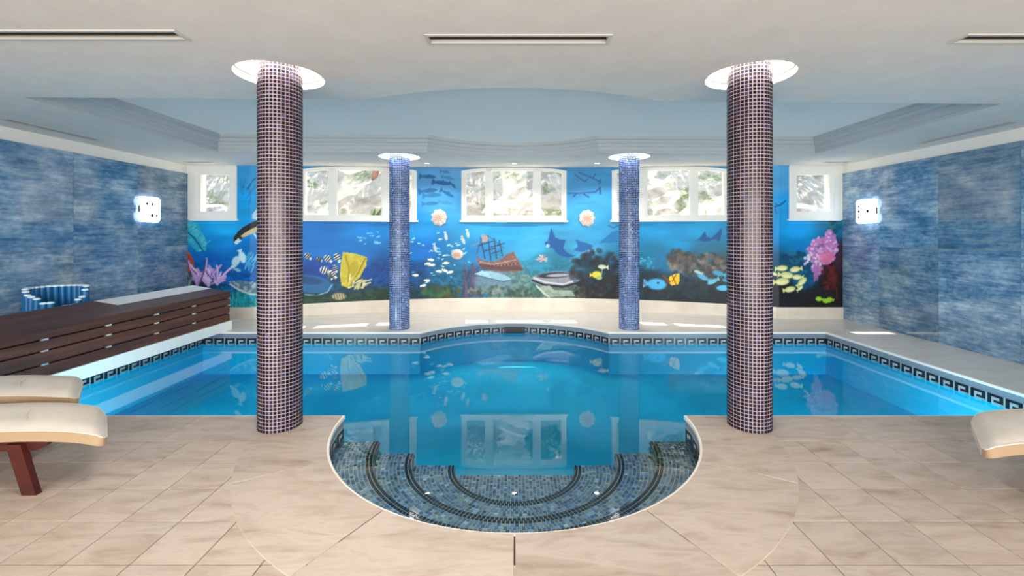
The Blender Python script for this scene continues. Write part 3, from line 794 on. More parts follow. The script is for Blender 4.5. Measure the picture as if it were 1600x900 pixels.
# -- between the left columns
for k in range(14): fish(R_.uniform(558, 602), R_.uniform(362, 382), R_.uniform(4, 7), (110, 190, 224), R_.uniform(-20, 20))
def striped(cx, cy, L_, ang):
    fish(cx, cy, L_, (232, 232, 224), ang, -1, .7)
    c_, s_ = math.cos(math.radians(ang)), math.sin(math.radians(ang))
    for q in (-.22, .02, .24):
        x, y = cx + q * L_ * c_, cy + q * L_ * s_; h = L_ * .27
        line([(x - h * s_ * -1, y - h * c_), (x - h * s_, y + h * c_)], 1.8, (14, 14, 22))
for x, y, L_, a in ((481, 400, 13, 40), (512, 404, 15, 40), (527, 402, 15, 60), (507, 422, 17, 20), (520, 428, 15, 50), (524, 419, 12, 70), (499, 405, 10, 30), (516, 432, 10, 55)): striped(x, y, L_, a)
pgon([(536, 394), (554, 396), (574, 402), (572, 416), (567, 424), (562, 434), (552, 442), (546, 451), (534, 446), (531, 430), (533, 412)], (196, 178, 46), 1, .5, (226, 208, 92))
line([(540, 400), (546, 420), (544, 440)], 2.5, (140, 116, 24), .7); line([(571, 404), (561, 424), (548, 446)], 2, (120, 96, 20), .8); ell(552, 420, 7, 12, (166, 142, 30), 20, .6)
for k in range(26):
    x, y = 545 + R_.random() * 28, 452 - R_.random() * 16; a = R_.uniform(-1.5, -.2); line([(x, y), (x + 8 * math.cos(a), y + 8 * math.sin(a))], 2, R_.choice([(222, 206, 140), (200, 180, 100), (236, 226, 180)]), .85)
ell(486, 444, 34, 14, (36, 98, 150), 6, .95, .2); ell(480, 438, 24, 6, (14, 60, 110), 6, .8); line([(477, 460), (495, 462), (512, 456), (519, 445)], 2, (130, 184, 206), .9)
pgon([(476, 462), (520, 460), (560, 456), (606, 452), (606, 475), (476, 475)], (20, 50, 36), .75, .6, (50, 84, 44))
ell(530, 463, 11, 5.5, (196, 178, 128)); [line([(522 + 4 * q, 459), (524 + 4 * q, 467)], 1.3, (80, 64, 40)) for q in range(5)]
# -- piers: silhouettes of far dolphins and sharks
for x, y, L_, a, c_ in ((670, 276, 26, 2, (24, 100, 148)), (697, 269, 16, 8, (60, 130, 180)), (701, 278, 20, 10, (60, 130, 180)), (692, 286, 30, 8, (20, 92, 146)), (708, 290, 14, 48, (20, 92, 146)), (671, 298, 30, -6, (26, 102, 156)), (677, 305, 30, -4, (36, 116, 166)), (700, 303, 24, 28, (26, 104, 160)), (674, 318, 26, -4, (34, 112, 164)), (697, 317, 22, 8, (60, 136, 186))):
    fish(x, y, L_, c_, a, 1, .22); c2, s2 = math.cos(math.radians(a)), math.sin(math.radians(a)); pgon([(x - 2, y - 1), (x + 1, y - L_ * .17), (x + 4, y - 1)], c_)
line([(898, 273), (908, 280), (914, 284), (918, 280)], 2, (40, 100, 150), .9); line([(905, 270), (920, 276), (938, 284)], 2.2, (40, 100, 150), .9); line([(938, 280), (936, 287)], 2, (40, 100, 150), .9); line([(926, 280), (930, 272)], 1.5, (40, 100, 150))
line([(888, 302), (905, 302), (930, 300), (937, 294)], 2.6, (36, 96, 160), .9); line([(896, 307), (900, 303)], 2, (30, 80, 130)); line([(912, 303), (920, 308)], 2, (30, 80, 130)); line([(937, 293), (938, 303)], 2, (30, 80, 130)); line([(892, 296), (915, 297)], 1.5, (70, 130, 180)); line([(900, 318), (930, 316)], 1.3, (60, 124, 176), .8); line([(897, 278), (904, 283)], 2, (60, 124, 176), .8)
line([(1210, 323), (1218, 321), (1227, 314)], 2.6, (14, 90, 150)); line([(1211, 318), (1216, 321)], 2, (14, 90, 150)); line([(1211, 326), (1213, 334)], 2, (14, 90, 150), .8)
# -- middle
for k in range(42):
    x = R_.gauss(685, 32); y = R_.gauss(392, 24)
    if 638 < x < 742 and 360 < y < 450: fish(x, y, R_.uniform(3.5, 7), R_.choice([(150, 206, 226), (196, 218, 220), (110, 190, 220), (190, 204, 186)]), R_.uniform(-35, 35), R_.choice([-1, 1]), .4)
for x, y in ((674, 406), (669, 412), (676, 414), (697, 411), (687, 424), (696, 423), (704, 425), (668, 438), (662, 446), (650, 430)): fish(x, y, 10, (236, 240, 216), R_.uniform(-25, 25))
for x, y, a in ((697, 370, 80), (724, 376, 70), (731, 366, 80), (680, 388, 75)): fish(x, y, 14, (190, 200, 190), a, 1, .35)
cluster(690, 455, 30, 10, 40, [(40, 96, 70), (76, 110, 56), (30, 70, 70), (90, 70, 44)], 2, 6, .7)
for bx in (728, 736, 742):
    for k in range(7): line([(bx + R_.uniform(-6, 6), 462), (bx + R_.uniform(-5, 6), R_.uniform(412, 445))], 4, R_.choice([(84, 72, 104), (60, 60, 92), (104, 86, 112)]), .7)
pgon([(744, 396), (749, 404), (757, 407), (770, 409), (783, 405), (792, 397), (803, 393), (806, 400), (812, 410), (819, 422), (806, 426), (776, 425), (752, 420), (746, 410)], (122, 88, 84), 1, .5, (168, 130, 112))
pgon([(748, 412), (775, 416), (812, 414), (818, 422), (776, 424), (752, 420)], (86, 58, 62), .8); line([(749, 409), (770, 413), (806, 406)], 1.3, (196, 164, 140), .8)
for q in range(9): ell(764 + 5.5 * q, 416 - .5 * q, 1.1, 1.1, (40, 28, 32))
for x0, y0, x1, y1 in ((751, 372, 758, 404), (762, 368, 767, 406), (772, 372, 776, 404), (780, 376, 785, 400)): line([(x0, y0), (x1, y1)], 1.6, (52, 50, 66))
for x, y, w in ((753, 382, 12), (763, 379, 14), (765, 390, 16), (774, 384, 14), (782, 382, 12), (775, 394, 12)): line([(x - w / 2, y + 2), (x + w / 2, y - 2)], 1.4, (48, 48, 66))
line([(737, 384), (752, 378), (764, 372)], 1, (150, 140, 140)); pgon([(752, 366), (762, 369), (763, 377), (754, 378)], (206, 150, 128), .8)
line([(762, 368), (788, 388)], .9, (60, 60, 80)); line([(745, 396), (752, 374)], .9, (60, 60, 80))
ell(772, 441, 32, 18, (112, 140, 158), 4, .85, .35, .35); pgon([(741, 428), (752, 423), (770, 424), (790, 430), (800, 437), (784, 439), (760, 433)], (150, 196, 214), .85, .5, (200, 222, 228)); line([(741, 429), (760, 434), (786, 440), (800, 438)], 1.5, (60, 96, 120))
cluster(815, 440, 16, 14, 40, [(96, 140, 136), (130, 150, 140), (70, 100, 110)], 2, 5, .7); cluster(780, 455, 50, 7, 60, [(110, 130, 120), (70, 96, 84), (140, 146, 136), (56, 72, 66)], 2, 5, .7)
# rays
pgon([(861, 356), (864, 362), (868, 371), (876, 374), (884, 375), (882, 382), (880, 387), (884, 393), (892, 398), (900, 400), (888, 402), (876, 400), (868, 394), (863, 387), (857, 387), (852, 383), (852, 378), (856, 376)], (18, 84, 146)); ell(856, 384, 3, 3, (180, 214, 226), 0, .8)
pgon([(899, 374), (907, 377), (918, 380), (928, 384), (919, 391), (909, 394), (896, 391), (903, 385)], (26, 96, 156)); pgon([(935, 380), (947, 370), (957, 362), (968, 360), (968, 378), (950, 380)], (30, 112, 170)); line([(950, 352), (958, 356), (968, 352)], 2, (24, 96, 150))
line([(830, 377), (845, 373), (858, 378)], 1.5, (50, 140, 190), .5); line([(890, 408), (915, 392), (940, 390)], 2, (90, 180, 212), .5)
for k in range(26):
    a = R_.uniform(0, 2 * PI); L_ = R_.uniform(4, 10); line([(847, 405), (847 + L_ * math.cos(a), 405 + L_ * .75 * math.sin(a))], 1.3, R_.choice([(222, 190, 190), (190, 120, 120), (236, 222, 206), (120, 80, 96)]), .9)
ell(869, 436, 39, 12, (150, 150, 162), -2, 1, .15, .35); ell(866, 430, 26, 4.5, (40, 40, 50), -3, .95); ell(872, 430, 18, 2.4, (176, 178, 190), -3, .9); line([(832, 438), (850, 445), (880, 448), (906, 441)], 3, (22, 24, 32)); line([(834, 434), (852, 441), (880, 444), (906, 436)], 2, (218, 218, 222), .9)
pgon([(838, 448), (858, 446), (866, 453), (892, 454), (898, 462), (852, 464), (846, 456)], (176, 186, 168), .85, .6, (110, 140, 120)); line([(838, 446), (850, 458), (858, 464)], 2, (206, 214, 208))
cluster(930, 425, 38, 34, 110, [(18, 40, 58), (14, 26, 38), (26, 64, 82), (34, 30, 36), (44, 36, 34)], 3, 8, .6); cluster(930, 455, 36, 10, 60, [(30, 24, 24), (60, 46, 40), (20, 20, 24), (74, 60, 52)], 1.5, 4, .7)
fish(932, 429, 18, (226, 206, 56), -4, 1, .6); ell(936, 434, 5, 3, (160, 190, 120)); fish(941, 417, 16, (206, 214, 176), 4, -1, .4); line([(941, 420), (939, 432)], 1.2, (200, 210, 190), .8)
# -- right of the back right column
cluster(1090, 412, 46, 16, 150, [(92, 84, 78), (126, 112, 102), (66, 62, 62), (150, 132, 122), (46, 52, 56)], 2.5, 7, .7, .2); cluster(1062, 402, 18, 10, 50, [(50, 56, 58), (96, 86, 80), (70, 64, 62)], 2, 6, .7); cluster(1060, 452, 60, 14, 120, [(14, 30, 42), (22, 44, 52), (40, 46, 46), (10, 18, 26), (30, 60, 66)], 2, 7, .55)
cluster(1012, 411, 13, 10, 34, [(40, 150, 180), (90, 190, 206), (20, 110, 150)], 1.5, 4, .75)
fish(1026, 444, 36, (70, 176, 226), 4, 1, .48); ell(1028, 442, 1.8, 1.8, (20, 30, 60)); pgon([(1010, 436), (1004, 444), (1010, 450)], (150, 90, 140), .6)
pgon([(1046, 432), (1054, 428), (1062, 427), (1062, 436), (1060, 444), (1050, 446), (1044, 440)], (236, 188, 26)); line([(1036, 431), (1046, 440)], 3, (120, 60, 30)); line([(1050, 430), (1056, 444)], 1.5, (150, 70, 20)); line([(1056, 429), (1050, 440)], 1.2, (110, 50, 20)); ell(1042, 440, 3, 3, (90, 50, 30))
for x, y, L_, a, c_ in ((1098, 433, 22, 28, (84, 172, 206)), (1113, 440, 20, -24, (110, 190, 216)), (1122, 427, 22, 16, (64, 160, 200)), (1130, 450, 26, 0, (84, 190, 232)), (1090, 425, 14, 20, (170, 200, 204)), (1134, 438, 14, 10, (60, 160, 206))): fish(x, y, L_, c_, a, -1, .34)
pgon([(1088, 376), (1096, 368), (1101, 361), (1104, 370), (1112, 372), (1120, 364), (1128, 355), (1127, 367), (1124, 377), (1116, 374), (1104, 378)], (16, 84, 140)); line([(1064, 376), (1090, 376)], 1.5, (20, 110, 160), .6)
# -- right corner
cluster(1302, 352, 10, 10, 40, [(16, 90, 110), (10, 60, 80), (30, 110, 120)], 2, 5, .7); cluster(1240, 402, 18, 10, 60, [(14, 84, 116), (10, 60, 90), (40, 110, 130)], 2, 5, .7); cluster(1252, 436, 20, 14, 40, [(14, 90, 130), (10, 70, 110), (30, 110, 150)], 2, 6, .6)
cluster(1296, 432, 12, 22, 60, [(90, 20, 22), (60, 14, 18), (40, 10, 14), (110, 34, 34)], 2, 6, .7)
for cx, cy, rx, ry, n_ in ((1296, 373, 8, 12, 60), (1280, 384, 13, 13, 90), (1270, 396, 10, 12, 60), (1290, 400, 13, 12, 80), (1276, 414, 8, 16, 50), (1300, 388, 8, 14, 50)):
    cluster(cx, cy, rx, ry, n_, [(196, 142, 200), (178, 124, 188), (214, 166, 214), (206, 116, 166), (150, 100, 160), (228, 190, 226), (196, 96, 140)], 1.4, 4, .9)
cluster(1292, 402, 10, 8, 30, [(214, 108, 150), (226, 130, 166)], 2, 5, .8); cluster(1266, 408, 10, 12, 14, [(226, 196, 222), (240, 220, 238)], 1.5, 3.5, .9)
for k in range(8): line([(1275 + R_.uniform(-5, 5), 412), (1274 + R_.uniform(-4, 6), 436 + R_.uniform(-8, 6))], 2, (170, 110, 170), .8)
for x, y, L_, a, t_ in ((1222, 419, 20, -4, 1), (1242, 421, 20, -10, -1), (1229, 430, 24, 6, 1), (1245, 433, 18, 0, -1), (1222, 440, 26, -4, 1), (1253, 440, 20, -42, 1), (1234, 452, 20, -12, 1), (1210, 428, 12, 20, 1), (1250, 450, 12, -40, 1)): fish(x, y, L_, (222, 216, 132), a, t_, .44, (236, 232, 176))
for x, y in ((1279, 467), (1290, 470), (1296, 468)): fish(x, y, 12, (150, 206, 44), 8, -1, .6)
line([(1306, 450), (1308, 466)], 2, (110, 50, 30), .7)
rgb = np.clip(rgb * 1.03, 2, 250) / 255.0
lin_rgb = np.where(rgb <= .04045, rgb / 12.92, ((rgb + .055) / 1.055) ** 2.4)
# wall skin with the window openings left out
idx = np.arange(ROWS * NP_).reshape(ROWS, NP_)
Xc = .5 * (Xw[:-1] + Xw[1:]); Zc = .25 * (Zg[:-1, :-1] + Zg[1:, :-1] + Zg[:-1, 1:] + Zg[1:, 1:])
keep = np.ones(Zc.shape, bool)
for w in wins:
    a, b, kind = w
    a2, b2 = (XL - 1, b) if a < -5 else ((a, XR + 1) if b > 5 else (a, b))
    cm = (Xc > a2 + .012) & (Xc < b2 - .012)
    hd = np.array([head(w, min(b, max(a, x))) for x in Xc]) if kind == 'wide' else np.full(len(Xc), 9.0)
    keep &= ~(cm[None, :] & (Zc > SILL - .008) & (Zc < hd[None, :] - .01))
keep &= ~((Xc[None, :] < wins[0][1] - .012) & (Zc > SILL)) & ~((Xc[None, :] > wins[4][0] + .012) & (Zc > SILL))
jj, ii = np.nonzero(keep)
quads = np.stack([idx[jj, ii], idx[jj, ii + 1], idx[jj + 1, ii + 1], idx[jj + 1, ii]], 1)
me = bpy.data.meshes.new('mural')
org = (0, 8.0, .18)
co = np.stack([np.broadcast_to(Xw, Zg.shape) - org[0], np.broadcast_to(Dw, Zg.shape) - .006 - org[1], Zg - org[2]], -1).reshape(-1, 3) * K
used, inv = np.unique(quads.ravel(), return_inverse=True)
me.vertices.add(len(used)); me.vertices.foreach_set('co', co[used].astype(np.float32).ravel())
me.loops.add(len(quads) * 4); me.loops.foreach_set('vertex_index', inv.astype(np.int32).ravel())
me.polygons.add(len(quads)); me.polygons.foreach_set('loop_start', np.arange(0, len(quads) * 4, 4, dtype=np.int32)); me.polygons.foreach_set('loop_total', np.full(len(quads), 4, dtype=np.int32))
me.update(calc_edges=True); me.materials.append(MATS['mural_paint'])
ca = me.color_attributes.new('Col', 'FLOAT_COLOR', 'POINT')
c4 = np.concatenate([lin_rgb.reshape(-1, 3)[used], np.ones((len(used), 1))], 1).astype(np.float32); ca.data.foreach_set('color', c4.ravel())
mural = link('mural', me, None, org); tag(mural, 'painted undersea mural with fish, coral and a shipwreck around the back windows', 'mural')

# relief shells fixed to the mural
def shell(px, py, rx, ry, label, ribs=9, nub=True):
    X = hitX(px); D = wallD(X); z = HC - (py - VY) * D / F; rx *= D / F; ry *= D / F
    t = thing('shell_ornament', (X, D - .008, z - ry), label, 'wall ornament', 'shell ornaments on the mural')
    n_a, n_r = 60, 7; v, f = [], []
    for j in range(n_r + 1):
        u = j / n_r
        for i in range(n_a):
            a = 2 * PI * i / n_a
            sc_ = 1 + (.045 * math.cos(ribs * a) if ribs else 0)
            dep = .035 * (1 - u * u) + (.006 * math.cos(ribs * a) * u if ribs else 0) + .004
            v.append((X + rx * u * sc_ * math.cos(a), D - .012 - max(.001, dep), z + ry * u * sc_ * math.sin(a)))
    for j in range(n_r):
        for i in range(n_a):
            k = (i + 1) % n_a; f.append((j * n_a + i, (j + 1) * n_a + i, (j + 1) * n_a + k, j * n_a + k)[::-1])
    b0 = len(v)
    for i in range(n_a): x, y, zz = v[n_r * n_a + i]; v.append((x, D - .006, zz))
    for i in range(n_a):
        k = (i + 1) % n_a; f.append((n_r * n_a + i, b0 + i, b0 + k, n_r * n_a + k)[::-1])
    mk('body', (v, f), 'shell_white', t, smooth=True)
    c = [(X + rx * .55 * math.cos(2 * PI * i / 24), D - .042 + .012 * 0, z + ry * .5 * math.sin(2 * PI * i / 24)) for i in range(24)]
    v = [(X, D - .058, z)] + c; mk('centre', (v, [(0, 1 + i, 1 + (i + 1) % 24) for i in range(24)]), 'shell_pink', t, smooth=True)
shell(686, 340, 12.5, 13, 'pale scallop shell on the mural left of the middle window')
shell(917.5, 341, 12.5, 13, 'pale scallop shell on the mural right of the middle window')
shell(714.5, 397.5, 9.5, 8, 'small oval pearl shell on the mural beside the shipwreck', ribs=0)

# ------------------------------------------------------------------ wall lamps
def wall_lamp(X, s, y0, y1, zc, label, dots, slot):
    h = .185; p = .055
    t = thing('wall_lamp', (X + s * .012, (y0 + y1) / 2, zc - h), label, 'wall lamp', 'square wall lamps')
    xa = X + s * .013
    def bx(x0, x1, *r): return box(min(x0, x1), max(x0, x1), *r)
    mk('back_plate', bx(xa, xa + s * .012, y0 + .02, y1 - .02, zc - h + .02, zc + h - .02), 'lamp_body', t)
    M = Matrix(((0, 0, s, xa), (1, 0, 0, 0), (0, 1, 0, 0), (0, 0, 0, 1)))   # local x->Y, y->Z, z->X
    rr = .05; q = []
    for cx, cz, a in ((y1 - rr, zc + h - rr, 0), (y0 + rr, zc + h - rr, 90), (y0 + rr, zc - h + rr, 180), (y1 - rr, zc - h + rr, 270)): q += arc(cx, cz, rr, a, a + 90, 5)
    d = mk('diffuser', xf(prism_bev(q, .012, p, .012), M), 'lamp_glow', t)
    if s < 0: d.data.flip_normals()
    for (dy, dz, r) in dots:
        c = [(xa + s * (p + .002), (y0 + y1) / 2 + dy + r * math.cos(k * PI / 6), zc + dz + r * math.sin(k * PI / 6)) for k in range(12)]
        c2 = [(xa + s * (p - .004), y, z) for _, y, z in c]
        mk('stud', (c + c2, [tuple(range(12))] + [(k, (k + 1) % 12, 12 + (k + 1) % 12, 12 + k) for k in range(12)]), 'black', t)
    mk('side_slot', bx(xa + s * .018, xa + s * .042, y0 - .003, y0 + .004, zc - .05, zc + .05), 'black', t)
wall_lamp(XL, 1, 6.36, 6.72, 1.4 + 39 * 6.5 / F, 'glowing square wall lamp on the left blue stone wall', [(-.07, .08, .02), (.02, .08, .022), (.02, -.09, .026), (.10, -.09, .02)], 0)
wall_lamp(XR, -1, 6.62, 7.0, 1.4 + 36 * 6.8 / F, 'glowing square wall lamp on the right blue stone wall', [(.12, .08, .018), (.12, 0, .022), (.12, -.09, .018), (-.05, 0, .028)], 0)

# ------------------------------------------------------------------ slatted pool-cover box along the left edge
Y0, Y1, BXF = 3.42, 6.48, -4.18
bx_ = thing('slatted_box', (-4.45, (Y0 + Y1) / 2, 0), 'long dark wooden slatted box along the left pool edge', 'wooden box')
mk('plinth', box(-4.73, BXF + .02, Y0 - .1, Y1 + .02, 0.001, .133), 'white_paint', bx_)
mk('carcass', prism([(-4.70, Y0 + .03), (-4.23, Y0 + .03), (-4.23, Y1 - .03), (-4.70, Y1 - .03)], .134, .52), 'black', bx_)
zz = [.557, .464, .363, .242, .133]
for za, zb in zip(zz[1:], zz[:-1]):
    mk('slat', box(-4.215, BXF, Y0, Y1, za + .007, zb - .007, .003), 'dark_wood', bx_, org=(-4.2, 5, za))
    mk('end_slat', box(-4.68, -4.216, Y1 - .03, Y1 - .005, za + .007, zb - .007), 'dark_wood', bx_, org=(-4.45, Y1, za))
    mk('end_slat', box(-4.68, -4.216, Y0 + .005, Y0 + .03, za + .007, zb - .007), 'dark_wood', bx_, org=(-4.45, Y0, za))
def lid(x0, z0, x1, z1, y0, y1, nm, m):
    t = .022; v = [(x0, y, z) for y in (y0, y1) for z in (z0 - t, z0)] + [(x1, y, z) for y in (y0, y1) for z in (z1 - t, z1)]
    mk(nm, (v, [(0, 1, 3, 2), (4, 6, 7, 5), (1, 5, 7, 3), (0, 2, 6, 4), (0, 4, 5, 1), (2, 3, 7, 6)]), m, bx_, org=(x0, (y0 + y1) / 2, z0))
lid(-4.175, .559, -4.447, .606, Y0, Y1, 'lid_board', 'dark_wood'); lid(-4.452, .607, -4.72, .652, Y0, 4.95, 'lid_board', 'dark_wood'); lid(-4.452, .607, -4.72, .652, 4.953, Y1, 'lid_glare', 'white_paint')  # white rear panel stands in for window glare on the wooden lid
for y in (3.93, 4.55, 5.16, 5.76):
    for z in zz[1:4]: mk('clip', box(-4.195, BXF + .004, y - .028, y + .028, z - .008, z + .008), 'steel', bx_)
for z in zz[1:4]: mk('clip', box(-4.195, BXF + .006, Y1 - .02, Y1 + .012, z - .008, z + .008), 'steel', bx_)

# ------------------------------------------------------------------ ring of blue tubes behind the box
cx, cy, rt = -5.10, 4.92, .235
rb = thing('tube_ring', (cx, cy, 0), 'round ring of upright blue tubes with pale tops behind the slatted box', 'tub')
mk('liner', lathe([(rt - .02, .02), (rt - .02, .60)], cx, cy, 36), 'tube_inner', rb, smooth=True)
NT = 26
for k in range(NT):
    a = 2 * PI * k / NT
    x, y = cx + rt * math.cos(a), cy + rt * math.sin(a)
    toward = (math.cos(a) * 1.0 - math.sin(a) * .97) / 1.39          # 1 = nearest the camera
    side = (math.cos(a) * .97 + math.sin(a)) / 1.39
    h = .815 if toward < .15 else .815 - .20 * (toward - .15) / .85 - (.02 if k % 2 else 0)
    if toward > .55 and side < -.1: h += .055
    tb = mk('tube', tube([(x, y, .012), (x, y, h - .012)], .030, 10), 'tube_blue', rb, smooth=False); auto_smooth(tb)
    v, f = lathe([(.031, h - .016), (.031, h - .004), (.022, h + .003), (.004, h + .005)], x, y, 10); f.append(tuple(range(30, 40)))
    mk('cap', (v, f), 'tube_cap', tb, smooth=True)

# ------------------------------------------------------------------ sun loungers
def lounger(x_end, sx, y0, y1, label, tuft_at, length=1.75, drop=.02, z0=.268, th=.064, skew=.36):
    """mattress end at x_end, running off toward sx (-1 left, +1 right); y0..y1 its width"""
    w = y1 - y0; ym = (y0 + y1) / 2
    t = thing('sun_lounger', (x_end + sx * length / 2, ym, .009), label, 'lounger', 'cream cushioned sun loungers')
    def wave(s):                                    # lift of the mattress along its length
        return .022 * math.cos((s - .38) / .9 * PI) - drop * max(0, (.22 - s) / .22) ** 2 + (.09 * max(0, s - .95))
    NS, NW = 40, 14; v, f = [], []
    ss = [length * (i / NS) ** 1.35 for i in range(NS + 1)]
    def edge_round(s):                              # plan rounding of the end corners
        r = .075
        return 0 if s > r else r - math.sqrt(max(0, r * r - (r - s) ** 2))
    secs = []
    for s in ss:
        er = edge_round(s) * .8; a, b = y0 + er, y1 - er; zb = z0 + wave(s); e = min(1, .25 + s / .07) ; hh = th * (.55 + .45 * e)
        sec = []
        for k in range(NW + 1):                     # underside near to far
            u = k / NW; sec.append((a + (b - a) * u, zb + (.006 if k in (0, NW) else 0)))
        for k in range(NW + 1):                     # top far to near, gently crowned
            u = 1 - k / NW; cr = .020 * (1 - (2 * u - 1) ** 4) * e
            dz = 0
            for ts, tu in tuft_at: dz -= .012 * math.exp(-((s - ts) / .03) ** 2 - ((u - tu) * w / .09) ** 2)
            sec.append((a + (b - a) * u, zb + hh + cr + dz))
        secs.append(sec)
    m = len(secs[0])
    sk = lambda y: sx * skew * min(1, max(0, (y - y0) / w))
    for s, sec in zip(ss, secs): v += [(x_end + sx * s + sk(y), y, z) for y, z in sec]
    fm = []
    for i in range(NS):
        for k in range(m):
            k2 = (k + 1) % m; q = (i * m + k, (i + 1) * m + k, (i + 1) * m + k2, i * m + k2)
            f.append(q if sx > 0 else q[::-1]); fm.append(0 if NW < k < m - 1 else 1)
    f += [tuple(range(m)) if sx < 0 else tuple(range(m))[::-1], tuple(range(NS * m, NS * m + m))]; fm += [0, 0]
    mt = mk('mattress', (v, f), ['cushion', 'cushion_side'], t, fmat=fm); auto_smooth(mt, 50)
    # piping round the top edge
    p = [(x_end + sx * s + sk(sec[-1][0]), sec[-1][0], sec[-1][1]) for s, sec in zip(ss, secs)][::-1]
    p += [(x_end + sx * -.001 + sk(secs[0][m - 1 - k][0]), secs[0][m - 1 - k][0], secs[0][m - 1 - k][1]) for k in range(0, NW + 1)] + [(x_end + sx * s + sk(sec[NW + 1][0]), sec[NW + 1][0], sec[NW + 1][1]) for s, sec in zip(ss, secs)]
    mk('piping', tube(p, .0035, 5), 'cushion', mt, smooth=True)
    for ts, tu in tuft_at:
        pts = []
        for q in range(9):
            uu = tu + (q / 8 - .5) * .34; s = ts + .014 * math.cos((q / 8 - .5) * PI)
            i = min(range(len(ss)), key=lambda j: abs(ss[j] - s)); e = min(1, .25 + s / .07); yy = y0 + (y1 - y0) * uu
            zt = z0 + wave(s) + th * (.55 + .45 * e) + .020 * (1 - (2 * uu - 1) ** 4) * e - .012 * math.exp(-((s - ts) / .03) ** 2 - ((uu - tu) * w / .09) ** 2)
            pts.append((x_end + sx * s + sk(yy), yy, zt + .0005))
        mk('tuft', tube(pts, .003, 5), 'seam', mt)
    # timber frame: two side rails, cross bars, splayed legs
    for yy in (y0 + .045, y1 - .045):
        P = [(x_end + sk(yy) + sx * (.30 + .028 * i), z0 + wave(.30 + .028 * i) - .003) for i in range(52) if .30 + .028 * i < length - .05]
        v, f = [], []
        for i, (x, z) in enumerate(P):
            hh = .052 * min(1, .35 + i * .3)
            v += [(x, yy - .018, z - hh), (x, yy + .018, z - hh), (x, yy + .018, z), (x, yy - .018, z)]
        for i in range(len(P) - 1):
            for k in range(4): f.append((4 * i + k, 4 * i + (k + 1) % 4, 4 * i + 4 + (k + 1) % 4, 4 * i + 4 + k))
        f += [(3, 2, 1, 0), tuple(4 * len(P) - 4 + k for k in range(4))]
        mk('side_rail', (v, f), 'red_wood', t)
        for s, lean in ((.46 if yy < ym else .62, -.085), (length - .35, .07)):
            x = x_end + sk(yy) + sx * s; zt = z0 + wave(s) - .012; wd = .038; yl = yy - .028 if yy < ym else yy + .028
            v = []
            for z, off, ww in ((0.009, -sx * 0 + sx * lean, wd), (zt, 0, wd * 1.05)):
                v += [(x + off - ww, yl - .016, z), (x + off + ww, yl - .016, z), (x + off + ww, yl + .016, z), (x + off - ww, yl + .016, z)]
            mk('leg', (v, [(3, 2, 1, 0), (4, 5, 6, 7)] + [(k, (k + 1) % 4, 4 + (k + 1) % 4, 4 + k) for k in range(4)]), 'red_wood', t)
    for s in (.42, .95, length - .3):
        x = x_end + sk(ym) + sx * s; z = z0 + wave(s) - .03
        mk('cross_bar', box(x - .02, x + .02, y0 + .063, y1 - .063, z - .018, z + .018), 'red_wood', t)
lounger(-2.17, -1, 2.35, 2.735, 'cream cushioned lounger on reddish wooden legs, nearest on the left', [(.44, .5)])
lounger(-2.83, -1, 2.86, 3.27, 'cream cushioned lounger beside the slatted box, behind the nearer left one', [(.40, .5)], drop=-.005)
lounger(2.36, 1, 2.22, 2.64, 'cream cushioned lounger at the right edge of the front deck', [(.5, .5)])

# ------------------------------------------------------------------ garden bank outside the windows
gr = np.random.RandomState(21)
def bank_z(x, y):
    return 1.30 + .82 * max(0, y - 9.0) + .10 * math.sin(1.7 * x + .6 * y) + .07 * math.sin(3.1 * x - 1.3 * y)
NX, NY = 91, 50
xs = np.linspace(-11, 11, NX); ys = np.linspace(7.6, 17, NY)
v = []
for y in ys:
    for x in xs:
        yy = max(y, (7.35 if abs(x) > 4.4 else wallD(x)) + .30)
        v.append((x, yy, min(bank_z(x, yy) + .05 * gr.randn(), 1.3 if yy < 8.9 else 99)))
f = [(j * NX + i, j * NX + i + 1, (j + 1) * NX + i + 1, (j + 1) * NX + i) for j in range(NY - 1) for i in range(NX - 1)]
gd = mk('ground', (v, f), 'bank_soil', org=(0, 11, 1.3)); tag(gd, kind='structure')
def rock_mesh(seed):
    import bmesh
    bm = bmesh.new(); bmesh.ops.create_icosphere(bm, subdivisions=2, radius=1.0); r_ = random.Random(seed)
    pl = [(Vector((r_.uniform(-1, 1), r_.uniform(-1, 1), r_.uniform(-.6, 1))).normalized(), r_.uniform(.55, .85)) for _ in range(9)]
    for v_ in bm.verts:
        for nn, d in pl:
            k = v_.co.dot(nn)
            if k > d: v_.co -= nn * (k - d)
        v_.co *= K
    me_ = bpy.data.meshes.new('rock'); bm.to_mesh(me_); bm.free(); me_.materials.append(MATS['rock'])
    return me_
rocks = [rock_mesh(s_) for s_ in range(5)]
spots = [(-6.55, 9.55, .34, 'pale rock low on the bank outside the left corner window'),
         (-4.1, 9.45, .36, 'large pale rock behind the left light of the wide left window'),
         (-2.35, 9.5, .22, 'small pale rock behind the right light of the wide left window'),
         (-.42, 9.75, .40, 'large pale boulder behind the middle pane of the middle window'),
         (.42, 9.45, .26, 'smaller pale rock right of the boulder outside the middle window'),
         (2.35, 9.45, .30, 'pale rock beside the back right column outside the wide right window'),
         (3.35, 9.6, .42, 'large pale boulder behind the middle pane of the wide right window'),
         (6.2, 9.5, .36, 'pale rock low on the bank outside the right corner window')]
for i, (x, y, r, lb) in enumerate(spots):
    o = link('rock', rocks[i % 5], None, (x, y, bank_z(x, y) + r * .3)); o.scale = (r * 1.25, r * .9, r * .8); o.rotation_euler = (0, 0, i * 1.7)
    tag(o, lb, 'rock', 'rocks on the garden bank')
